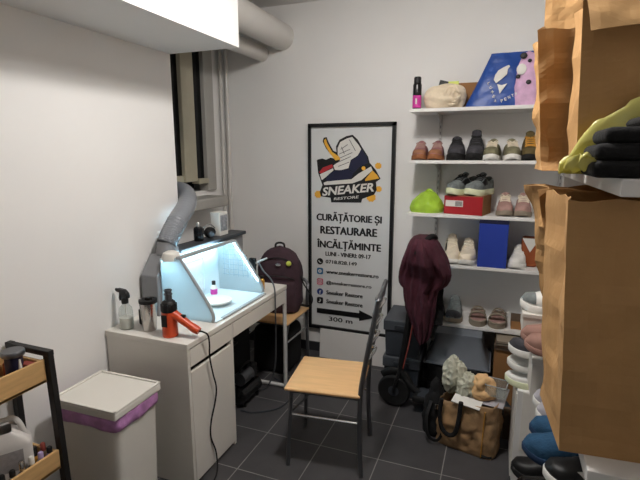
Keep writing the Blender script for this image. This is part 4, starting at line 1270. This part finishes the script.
# ------------------------------------------------------------------ scooter with the jacket
sc = thing('kick_scooter', 'black folding scooter parked before the storage boxes under a maroon jacket', 'scooter', (-0.558, 2.765, 0), radians(-2))
def wheel(x, r, par):
    wv = B().lathe([(r * 0.62, -0.02), (r * 0.9, -0.024), (r, -0.012), (r, 0.012), (r * 0.9, 0.024), (r * 0.62, 0.02)], seg=32, mtx=Matrix.Rotation(radians(90), 4, 'X')).build('wheel', 'black_rubber', par, True, loc=(x, 0, r))
    B().lathe([(0.02, -0.022), (r * 0.62, -0.016), (r * 0.62, 0.016), (0.02, 0.022)], seg=20, mtx=Matrix.Rotation(radians(90), 4, 'X')).build('hub', 'dark_grey_plastic', wv, True)
    return wv
wheel(0.0, 0.106, sc)
wheel(0.60, 0.085, sc)
for y in (-0.035, 0.035):
    B().tube([(0, y, 0.106), (0.02, y * 0.9, 0.20), (0.035, y * 0.3, 0.25)], 0.010, 8).build('fork', 'black', sc, True)
B().tube(curve([(0.105, 0, 0.16), (0.06, 0, 0.225), (-0.02, 0, 0.235), (-0.08, 0, 0.2)], 16), 0.014, 10, flat=1.8).build('front_fender', 'black', sc, True)
B().tube([(0.03, 0, 0.19), (0.075, 0, 0.55), (0.13, 0, 1.06)], 0.021, 14).build('stem', 'black', sc, True)
B().tube(curve([(0.12, -0.03, 1.03), (0.13, -0.03, 0.8), (0.10, -0.032, 0.5), (0.06, -0.03, 0.28)], 24), 0.0035, 6).build('brake_cable', 'rust_red', sc, True)
B().tube([(0.13, -0.13, 1.065), (0.128, -0.06, 1.07), (0.128, 0.06, 1.07), (0.13, 0.13, 1.065)], 0.013, 12).build('handlebar', 'black', sc, True)
for y in (-0.095, 0.095):
    B().tube([(0.13, y - 0.045, 1.066), (0.13, y + 0.045, 1.066)], 0.018, 12).build('grip', 'black_rubber', sc, True)
B().tube([(0.035, 0, 0.25), (0.10, 0, 0.16), (0.16, 0, 0.11)], 0.022, 12).build('neck', 'black', sc, True)
B().box(0.13, 0.52, -0.07, 0.07, 0.085, 0.125, 0.012).build('deck', 'black', sc)
B().box(0.16, 0.50, -0.058, 0.058, 0.125, 0.128).build('grip_tape', 'dark_grey_plastic', sc)
B().tube(curve([(0.52, 0, 0.13), (0.57, 0, 0.182), (0.64, 0, 0.178), (0.69, 0, 0.13)], 14), 0.013, 10, flat=1.8).build('rear_fender', 'slate_plastic', sc, True)
for y in (-0.03, 0.03):
    B().tube([(0.51, y, 0.105), (0.60, y, 0.085)], 0.009, 8).build('rear_arm', 'black', sc, True)

jk = thing('jacket', 'maroon jacket draped over the scooter handlebar before the lower shelves', 'jacket', (-0.42, 2.765, 0.47))
JT = [(0.0, -0.412, -0.370), (0.04, -0.440, -0.345), (0.12, -0.470, -0.330), (0.20, -0.502, -0.318), (0.30, -0.515, -0.312), (0.345, -0.520, -0.305), (0.37, -0.545, -0.262), (0.41, -0.550, -0.240), (0.45, -0.545, -0.234), (0.53, -0.522, -0.268), (0.60, -0.498, -0.308), (0.65, -0.490, -0.330), (0.672, -0.484, -0.352)]
def jf(u, v):
    h = 0.672 * v
    top = 1.0 if v < 0.90 else max(0.02, sqrt(max(0.0, 1 - ((v - 0.90) / 0.10) ** 2)))
    for (h0, a0, b0), (h1, a1, b1) in zip(JT, JT[1:]):
        if h <= h1 + 1e-6:
            s = (h - h0) / (h1 - h0)
            xl, xr = a0 + (a1 - a0) * s, b0 + (b1 - b0) * s
            break
    a = 2 * pi * u
    cx, hwid = (xl + xr) / 2, (xr - xl) / 2
    dep = 0.055 + 0.15 * min(1, max(0.0, (0.68 - h) / 0.10)) ** 0.5 * (0.35 + 0.65 * v)
    dep = max(dep, 0.05 + 0.22 * min(1.0, max(0.0, (h - 0.30) / 0.22)))
    q = Vector((cos(a) * 1.6, sin(a) * 1.6, v * 1.4))
    fold = 0.045 * noise.noise(q * 1.6) + 0.026 * noise.noise(q * 3.6 + Vector((3, 1, 2))) + 0.008 * sin(11 * a + 6 * v)
    fold *= min(1.0, (1 - v) * 5 + 0.25)
    c, s_ = cos(a), sin(a)
    return Vector((cx + 0.42 + (hwid + fold * 0.25) * c * (0.25 + 0.75 * top), (dep * 0.62 + fold) * s_ * top, h))
b = B()
b.grid(jf, 96, 40, closeu=True)
b.build('jacket_body', 'maroon_cloth', jk, True, solid=0.004)
B().tube(curve([(0.03, -0.08, 0.640), (0.055, -0.05, 0.668), (0.07, 0.0, 0.665), (0.075, 0.05, 0.645)], 14), 0.016, 10).build('collar', 'black_cloth', jk, True)
# dark hanging garment under the jacket
t = thing('dark_scarf', 'black scarf hanging beside the maroon jacket from the handlebar', 'scarf', (-0.315, 2.79, 0.58))
b = B()
b.grid(lambda u, v: Vector((0.035 * cos(2 * pi * u) * (1 - 0.2 * v) + 0.006 * sin(9 * u * 2 * pi), 0.02 * sin(2 * pi * u), 0.30 * v)), 40, 16, closeu=True, capu=False)
b.crumple(0.008, 20, 6).build('cloth', 'black_cloth', t, True)
B().tube([(0.0, 0.0, 0.28), (-0.05, 0.03, 0.40), (-0.10, 0.05, 0.46)], 0.018, 10).build('upper_end', 'black_cloth', t, True)

# ------------------------------------------------------------------ tan shopping bag and what is in it
tb = thing('tote_bag', 'crumpled tan tote bag with black handles on the floor tiles', 'bag', (-0.080, 2.515, 0), radians(-14))
def tbf(u, v):
    a = 2 * pi * u
    c, s = cos(a), sin(a)
    k = (abs(c) ** 5 + abs(s) ** 5) ** (-0.2)
    return Vector(((0.165 - 0.012 * v) * c * k + 0.01 * v, (0.095 + 0.01 * sin(pi * v)) * s * k, (0.285 + 0.03 * c) * v))
b = B()
b.grid(tbf, 72, 24, closeu=True)
for v in b.bm.verts:
    n = noise.noise(v.co * 16) + 0.7 * noise.noise(v.co * 38 + Vector((3, 3, 3)))
    r = Vector((v.co.x, v.co.y, 0)).normalized()
    v.co += r * (n * 0.013 - 0.016 * max(0.0, 0.35 - abs(noise.noise(v.co * 11 + Vector((9, 2, 4)))) * 2.2)) * min(1, v.co.z / 0.05)
b.build('bag_body', 'tan_bag', tb, True, solid=0.003)
B().box(-0.155, 0.155, -0.085, 0.085, 0.002, 0.006).build('bag_bottom', 'tan_bag', tb)
B().tube(curve([(-0.12, -0.115, 0.285), (-0.125, -0.12, 0.2), (-0.11, -0.122, 0.12), (-0.07, -0.124, 0.09), (-0.035, -0.124, 0.11), (-0.02, -0.120, 0.18), (-0.012, -0.115, 0.30)], 40), 0.0125, 8).build('handle', 'black_cloth', tb, True)
B().tube(curve([(-0.10, 0.11, 0.285), (-0.10, 0.12, 0.36), (-0.02, 0.10, 0.385), (0.05, 0.12, 0.36), (0.06, 0.11, 0.29)], 30), 0.012, 8, flat=0.3).build('handle', 'black_cloth', tb, True)
B().tube([(0.105, -0.103, 0.01), (0.11, -0.107, 0.15), (0.113, -0.105, 0.28)], 0.003, 6).build('seam', 'amber', tb, True)
B().tube([(0.10, -0.097, 0.013), (0.155, -0.075, 0.012)], 0.009, 8).build('printed_stripe', 'black', tb, True)
# contents
def cloth_sheet(name, label, cat, m_, loc, rot, w_, d_, amp, fr, seed, thick=0.003):
    b = B()
    def fn(u, v):
        x, y = (u - 0.5) * w_, (v - 0.5) * d_
        p = Vector((x * fr, y * fr, seed))
        z_ = amp * (noise.noise(p) + 0.6 * noise.noise(p * 2.3)) + 0.5 * amp * sin(x * fr * 2.2 + seed) - 1.2 * (x * x + y * y)
        return Vector((x + 0.2 * amp * sin(y * fr), y, z_))
    b.grid(fn, 26, 26)
    o = b.build(name, m_, None, True, loc=loc, rot=rot, solid=thick)
    return tag(o, label, cat)
def bundle(name, label, m_, loc, rx, ry, rz, seed, amp):
    b = B()
    r = bmesh.ops.create_icosphere(b.bm, subdivisions=5, radius=1.0)
    for v in r['verts']:
        p = v.co.copy()
        n = noise.noise(p * 1.7 + Vector((seed, 0, 0)))
        cr = 1 - abs(noise.noise(p * 2.6 + Vector((0, seed, 2)))) * 2.0
        cr2 = 1 - abs(noise.noise(p * 5.5 + Vector((seed, seed, 1)))) * 2.0
        f = 1 + amp * (0.8 * n + 0.6 * cr + 0.14 * cr2)
        v.co = Vector((p.x * rx * f, p.y * ry * f, p.z * rz * f))
    return tag(b.build(name, m_, None, True, loc=loc), label, 'cloth')
bundle('crumpled_cloth', 'tall crumpled sage grey cloth sticking out of the tan tote bag', 'sage_paper', (-0.170, 2.545, 0.385), 0.062, 0.05, 0.095, 1.3, 0.30)
bundle('crumpled_cloth', 'smaller pale sage cloth bundle beside the peach cloth in the tote bag', 'sage_paper', (-0.095, 2.515, 0.345), 0.055, 0.05, 0.068, 6.2, 0.30)
o = lump(0.078, 0.075, 0.11, 1.8, 3, 0.020, 22).build('soft_cloth', 'peach_cloth', None, True, loc=(-0.012, 2.515, 0.325), rot=(radians(22), 0, 0))
tag(o, 'peach coloured bundled cloth on top of the tan tote bag', 'cloth')
o = B().box(-0.10, 0.10, -0.075, 0.075, 0, 0.006, 0.001).build('card_sheet', 'lilac_paper', None, loc=(0.010, 2.505, 0.315), rot=(radians(18), radians(-4), radians(-14)))
tag(o, 'flat lilac grey card under the peach cloth in the tote bag', 'card')
o = B().box(-0.075, 0.075, -0.03, 0.03, 0, 0.004).crumple(0.006, 14, 3).build('paper_sheet', 'paper', None, loc=(-0.090, 2.43, 0.295), rot=(radians(20), radians(2), radians(-14)))
tag(o, 'white paper sheet at the front rim of the tan tote bag', 'paper')
t = thing('clear_box', 'clear plastic box at the right-hand top of the tan tote bag', 'box', (0.055, 2.49, 0.345), radians(-10))
b = B()
b.box(-0.05, 0.05, -0.05, -0.047, 0, 0.06).box(-0.05, 0.05, 0.047, 0.05, 0, 0.06).box(-0.05, -0.047, -0.05, 0.05, 0, 0.06).box(0.047, 0.05, -0.05, 0.05, 0, 0.06).box(-0.05, 0.05, -0.05, 0.05, 0, 0.003)
b.build('box_walls', 'clear_plastic', t)
B().tube([(-0.052, -0.052, 0.06), (0.052, -0.052, 0.06), (0.052, 0.052, 0.06), (-0.052, 0.052, 0.06)], 0.003, 6, closed=True).build('rim', 'booth_trim', t, True)
t = thing('black_pouch', 'slumped black bag with loose straps left of the tan tote bag', 'bag', (-0.275, 2.575, 0), radians(15))
lump(0.062, 0.075, 0.34, 2.2, 12, 0.022, 12).build('bag', 'black_cloth', t, True)
B().tube(curve([(-0.03, -0.06, 0.22), (-0.06, -0.11, 0.14), (-0.05, -0.14, 0.05), (0.0, -0.15, 0.03), (0.035, -0.12, 0.09), (0.03, -0.07, 0.2)], 34), 0.010, 8, flat=0.4).build('strap', 'black', t, True)
B().box(-0.012, 0.012, -0.083, -0.075, 0.18, 0.21, 0.003).build('buckle', 'steel', t)
o = B().box(-0.10, 0.10, -0.012, 0.012, 0, 0.19, 0.002).build('flat_carton', 'cardboard_dark', None, loc=(0.205, 2.64, 0))
tag(o, 'grey-brown flat carton standing on the floor right of the tote bag', 'carton')

# ------------------------------------------------------------------ shelving along the right wall
un = thing('shelving_unit', 'white shelving unit along the right wall holding paper bags and shoes', 'shelves', (0, 0, 0))
for z_, x_, ya, yb in ((1.565, 0.24, 1.15, 2.24), (0.872, 0.24, 1.15, 2.24), (0.60, 0.205, 1.25, 2.24), (0.22, 0.205, 1.25, 2.24)):
    B().box(x_, 0.645, ya, yb, z_ - 0.038, z_, 0.002).build('shelf_board', 'white_shelf', un)
B().box(0.25, 0.645, 2.205, 2.238, 0, 1.53).build('side_panel', 'white_shelf', un)
B().box(0.56, 0.645, 1.18, 1.21, 0, 1.53).build('side_panel', 'white_shelf', un)
lc = thing('low_cabinet', 'low white cabinet at the far end of the right-hand shelving', 'cabinet', (0.345, 2.42, 0))
B().box(-0.20, 0.20, -0.15, 0.15, 0.0, 0.49, 0.002).build('carcass', 'white_shelf', lc)
B().box(-0.175, 0.18, -0.153, -0.149, 0.175, 0.486, 0.001).build('end_board', 'white_laminate', lc)
B().box(-0.207, -0.2005, -0.145, 0.145, 0.02, 0.47, 0.001).build('door', 'white_laminate', lc)

# shoes stacked on the low cabinet, toes to the room
shoe('white sneaker at the bottom of the stack on the low cabinet', (0.225, 2.36, 0.4905), radians(183), upper='sneaker_white', sole='mint_sole', lace=None, L=0.275, W=0.048, hs=0.62, group='stacked sneakers on the low cabinet')
shoe('white sneaker in the middle of the stack on the low cabinet', (0.228, 2.36, 0.572), radians(179), upper='sneaker_white', sole='sneaker_white', lace=None, L=0.27, W=0.048, hs=0.62, group='stacked sneakers on the low cabinet')
shoe('black and white sneaker on top of the stack on the low cabinet', (0.230, 2.35, 0.655), radians(184), upper='charcoal_suede', sole='sneaker_white', lace='sneaker_white', stripe='sneaker_white', L=0.275, W=0.050, hs=0.95, sole_h=0.032)
# on the board at chest height
t = thing('shoebox', 'white shoebox under a white sneaker beyond the pink shoes', 'box', (0.265, 2.10, 0.8725))
B().box(-0.14, 0.14, -0.085, 0.085, 0, 0.075, 0.002).build('box_body', 'white_laminate', t)
B().box(-0.143, 0.143, -0.088, 0.088, 0.075, 0.092, 0.002).build('lid', 'white_laminate', t)
shoe('white and grey striped sneaker on the white shoebox behind the paper bag', (0.250, 2.09, 0.965), radians(182), upper='sneaker_white', sole='sneaker_white', lace='mesh_grey', stripe='mesh_grey', L=0.27, W=0.048, toecap='mesh_grey')
shoe('rosy brown shoe nearer the shoebox, one of two behind the paper bag', (0.245, 1.962, 0.8725), radians(180), 'loafer', upper='rose_brown', sole='rose_brown', lace=None, L=0.25, W=0.045, name='loafer', sole_h=0.02)
shoe('rosy brown shoe nearest the paper bag, lower of the two visible toes', (0.255, 1.862, 0.8725), radians(178), 'loafer', upper='rose_brown', sole='rose_brown', lace=None, L=0.25, W=0.045, name='loafer', sole_h=0.02)
# on the next board down
t = thing('shoebox', 'white shoebox on the middle board beyond the white sneakers', 'box', (0.315, 2.10, 0.6005))
B().box(-0.14, 0.14, -0.09, 0.09, 0, 0.15, 0.002).build('box_body', 'white_laminate', t)
B().box(-0.143, 0.143, -0.093, 0.093, 0.15, 0.175, 0.002).build('lid', 'white_laminate', t)
shoe('white sneaker with dark edge, farther one beside the blue loafers', (0.315, 1.945, 0.6005), radians(180), upper='lilac_paper', sole='sneaker_white', lace='sneaker_white', L=0.26, W=0.046, stripe='charcoal_suede')
shoe('white sneaker with dark edge, nearer one beside the blue loafers', (0.320, 1.84, 0.6005), radians(180), upper='lilac_paper', sole='sneaker_white', lace='sneaker_white', L=0.26, W=0.046, stripe='charcoal_suede')
shoe('blue suede loafer, farther one of the pair under the big paper bag', (0.305, 1.735, 0.6005), radians(181), 'loafer', upper='denim_blue', sole='dark_blue_trim', lace=None, lining='dark_blue_trim', L=0.285, W=0.050, name='loafer', hs=1.1, sole_h=0.02)
shoe('blue suede loafer, nearer one of the pair, toe poking out over the board edge', (0.275, 1.61, 0.6005), radians(184), 'loafer', upper='denim_blue', sole='dark_blue_trim', lace=None, lining='dark_blue_trim', L=0.285, W=0.052, name='loafer', hs=1.1, sole_h=0.02)
shoe('black and white slip-on nearest the camera in front of the blue loafers', (0.325, 1.485, 0.6005), radians(182), 'loafer', upper='black', sole='sneaker_white', lace=None, lining='cream', L=0.27, W=0.048, name='slip_on', stripe='sneaker_white')
# bottom board
shoe('black slip-on with cream lining on the bottom board by the floor', (0.265, 2.03, 0.2205), radians(180), 'loafer', upper='black', sole='black_rubber', lace=None, lining='cream', L=0.27, W=0.048, name='slip_on')
shoe('all black slip-on on the bottom board nearer the camera', (0.28, 1.90, 0.2205), radians(180), 'loafer', upper='black_gloss', sole='black_rubber', lace=None, lining='black', L=0.27, W=0.048, name='slip_on')

# ------------------------------------------------------------------ paper bags
def kraft_bag(label, loc, rotz, w_, d_, h_, lean=(0, 0), gus=0.06, seed=1.0, amp=0.006, rim=0.012, m_='kraft', fold=0.0):
    """open block-bottom paper bag; lean moves the top of the left side in x"""
    t = thing('paper_bag', label, 'paper bag', loc, rotz)
    N = 14
    per = []
    for i in range(N):
        per.append((-0.5 + i / N, -0.5, 0))
    for i in range(N):
        per.append((0.5, -0.5 + i / N, 1))
    for i in range(N):
        per.append((0.5 - i / N, 0.5, 2))
    for i in range(N):
        per.append((-0.5, 0.5 - i / N, 3))
    nv = 30
    def fn(u, v):
        k = int(round(u * len(per))) % len(per)
        a, c, side = per[k]
        x, y = a * w_, c * d_
        if side in (1, 3):
            f = 1 - abs(c) * 2
            g_ = gus * f * min(1.0, max(0.0, (v - 0.12) / 0.55))
            x -= g_ * (1 if side == 1 else -1)
        if abs(a + 0.5) < 0.3:
            x += lean[0] * v * (1 - (a + 0.5) / 0.3)
        x += lean[1] * v
        z_ = h_ * v
        if v > 0.985:
            z_ += rim * noise.noise(Vector((x * 14 + seed, y * 14, seed)))
        p = Vector((x, y, z_))
        n = noise.noise(p * 7 + Vector((seed, seed, seed))) + 0.6 * noise.noise(p * 17 + Vector((seed * 3, 0, 0)))
        # sharp creases
        cr = 1.2 * abs(noise.noise(p * 6 + Vector((0, seed * 2, 1))))
        out = Vector((0, -1, 0)) if side == 0 else Vector((1, 0, 0)) if side == 1 else Vector((0, 1, 0)) if side == 2 else Vector((-1, 0, 0))
        edge = min(1.0, v / 0.06)
        return p + out * (n * amp - cr * amp * 1.5) * edge
    b = B()
    b.grid(fn, len(per), nv, closeu=True)
    b.build('bag_body', m_, t, False, solid=0.0016)
    B().box(-w_ / 2 + 0.004, w_ / 2 - 0.004, -d_ / 2 + 0.004, d_ / 2 - 0.004, 0.001, 0.004).build('bag_bottom', m_, t)
    if fold:
        def ff(u, v):
            x = (u - 0.5) * w_ * 0.98 + lean[1] + (lean[0] * (1 - u / 0.3) if u < 0.3 else 0)
            ln = fold * (1 - 0.12 * u)
            p = Vector((x + 0.01 * v, -d_ / 2 - 0.004 - ln * 0.55 * v ** 0.8, h_ - ln * 0.80 * v))
            n = noise.noise(p * 14 + Vector((seed, 2, 2)))
            return p + Vector((0, -1, 0.6)) * n * 0.010 * v
        B().grid(ff, 18, 9).build('folded_rim', 'kraft_light', t, False, solid=0.0016)
    return t
kraft_bag('big brown paper bag nearest the camera under the top shelf board', (0.352, 1.37, 0.8725), radians(5), 0.36, 0.29, 0.640, (0, -0.035), 0.022, 2.0, 0.007)
kraft_bag('crumpled brown paper bag hanging out behind the nearest lower bag', (0.355, 1.68, 0.8725), radians(10), 0.27, 0.22, 0.640, (-0.065, -0.07), 0.045, 5.5, 0.020)
kraft_bag('brown paper bag with folded rim nearest the camera on the top board', (0.365, 1.50, 1.5655), radians(0), 0.36, 0.20, 0.45, (0, -0.022), 0.035, 3.3, 0.008, fold=0.135)
kraft_bag('open brown paper bag with raised rim behind the folded-rim bag', (0.265, 1.745, 1.5655), radians(2), 0.30, 0.23, 0.425, (0, -0.045), 0.045, 7.1, 0.016, 0.03, 'kraft')
kraft_bag('tall brown paper bag farthest back on the top board', (0.28, 2.02, 1.5655), radians(-3), 0.30, 0.22, 0.62, (0, -0.02), 0.04, 9.4, 0.014, 0.03, 'kraft_light')

# black clothes and yellow plastic on the top board
t = thing('folded_clothes', 'folded black clothes on the near end of the top board', 'clothes', (0.42, 1.255, 1.5655))
for k, (x0_, x1_, hh) in enumerate(((-0.235, 0.2, 0.038), (-0.232, 0.2, 0.036), (-0.215, 0.2, 0.034), (-0.15, 0.2, 0.026))):
    z0_ = sum((0.038, 0.036, 0.034, 0.032)[:k])
    b = B()
    b.box(x0_, x1_, -0.095 + 0.006 * k, 0.095 - 0.004 * k, z0_, z0_ + hh, 0.015, seg=4)
    b.crumple(0.003, 16, k).build('folded_layer', 'black_cloth', t, True)
t = thing('plastic_bag', 'crumpled yellow-green plastic bag tucked behind the folded black clothes', 'bag', (0.405, 1.375, 1.5655))
def yb(u, v):
    x = -0.265 + 0.46 * u
    top = lerp_table([(0.0, 0.030), (0.17, 0.135), (0.36, 0.195), (0.6, 0.235), (1.0, 0.24)], u)
    a = v * 2 * pi
    return Vector((x, 0.014 * cos(a) - 0.006 + 0.008 * sin(u * 11), top * (0.5 + 0.5 * sin(a))))
b = B()
b.grid(yb, 46, 26, closev=True, capu=True)
for v in b.bm.verts:
    n = noise.noise(v.co * 20) + 0.6 * noise.noise(v.co * 45)
    v.co.z = max(0.001, v.co.z + n * 0.012)
    v.co.y += n * 0.005
b.build('bag_film', 'yellow_film', t, True)
b = B()
b.grid(lambda u, v: Vector((-0.25 + 0.05 * u + 0.01 * sin(7 * v), -0.20 + 0.2 * v, 0.030 + 0.020 * sin(5 * v + 4 * u) + 0.012 * noise.noise(Vector((u * 5, v * 7, 2))))), 12, 24)
b.build('bag_skirt', 'yellow_film', t, True, solid=0.001)

# ------------------------------------------------------------------ set every empty at the base of its thing
bpy.context.view_layer.update()
for o in list(COL.objects):
    if o.type == 'EMPTY' and o.parent is None:
        pts = []
        for c in o.children_recursive:
            if c.type == 'MESH':
                pts += [c.matrix_world @ Vector(q) for q in c.bound_box]
        if not pts:
            continue
        lo = Vector((min(p.x for p in pts), min(p.y for p in pts), min(p.z for p in pts)))
        hi = Vector((max(p.x for p in pts), max(p.y for p in pts), max(p.z for p in pts)))
        new = Vector(((lo.x + hi.x) / 2, (lo.y + hi.y) / 2, lo.z))
        d = o.matrix_world.inverted().to_3x3() @ (o.location - new)
        for c in o.children:
            c.location = c.location + d
        o.location = new
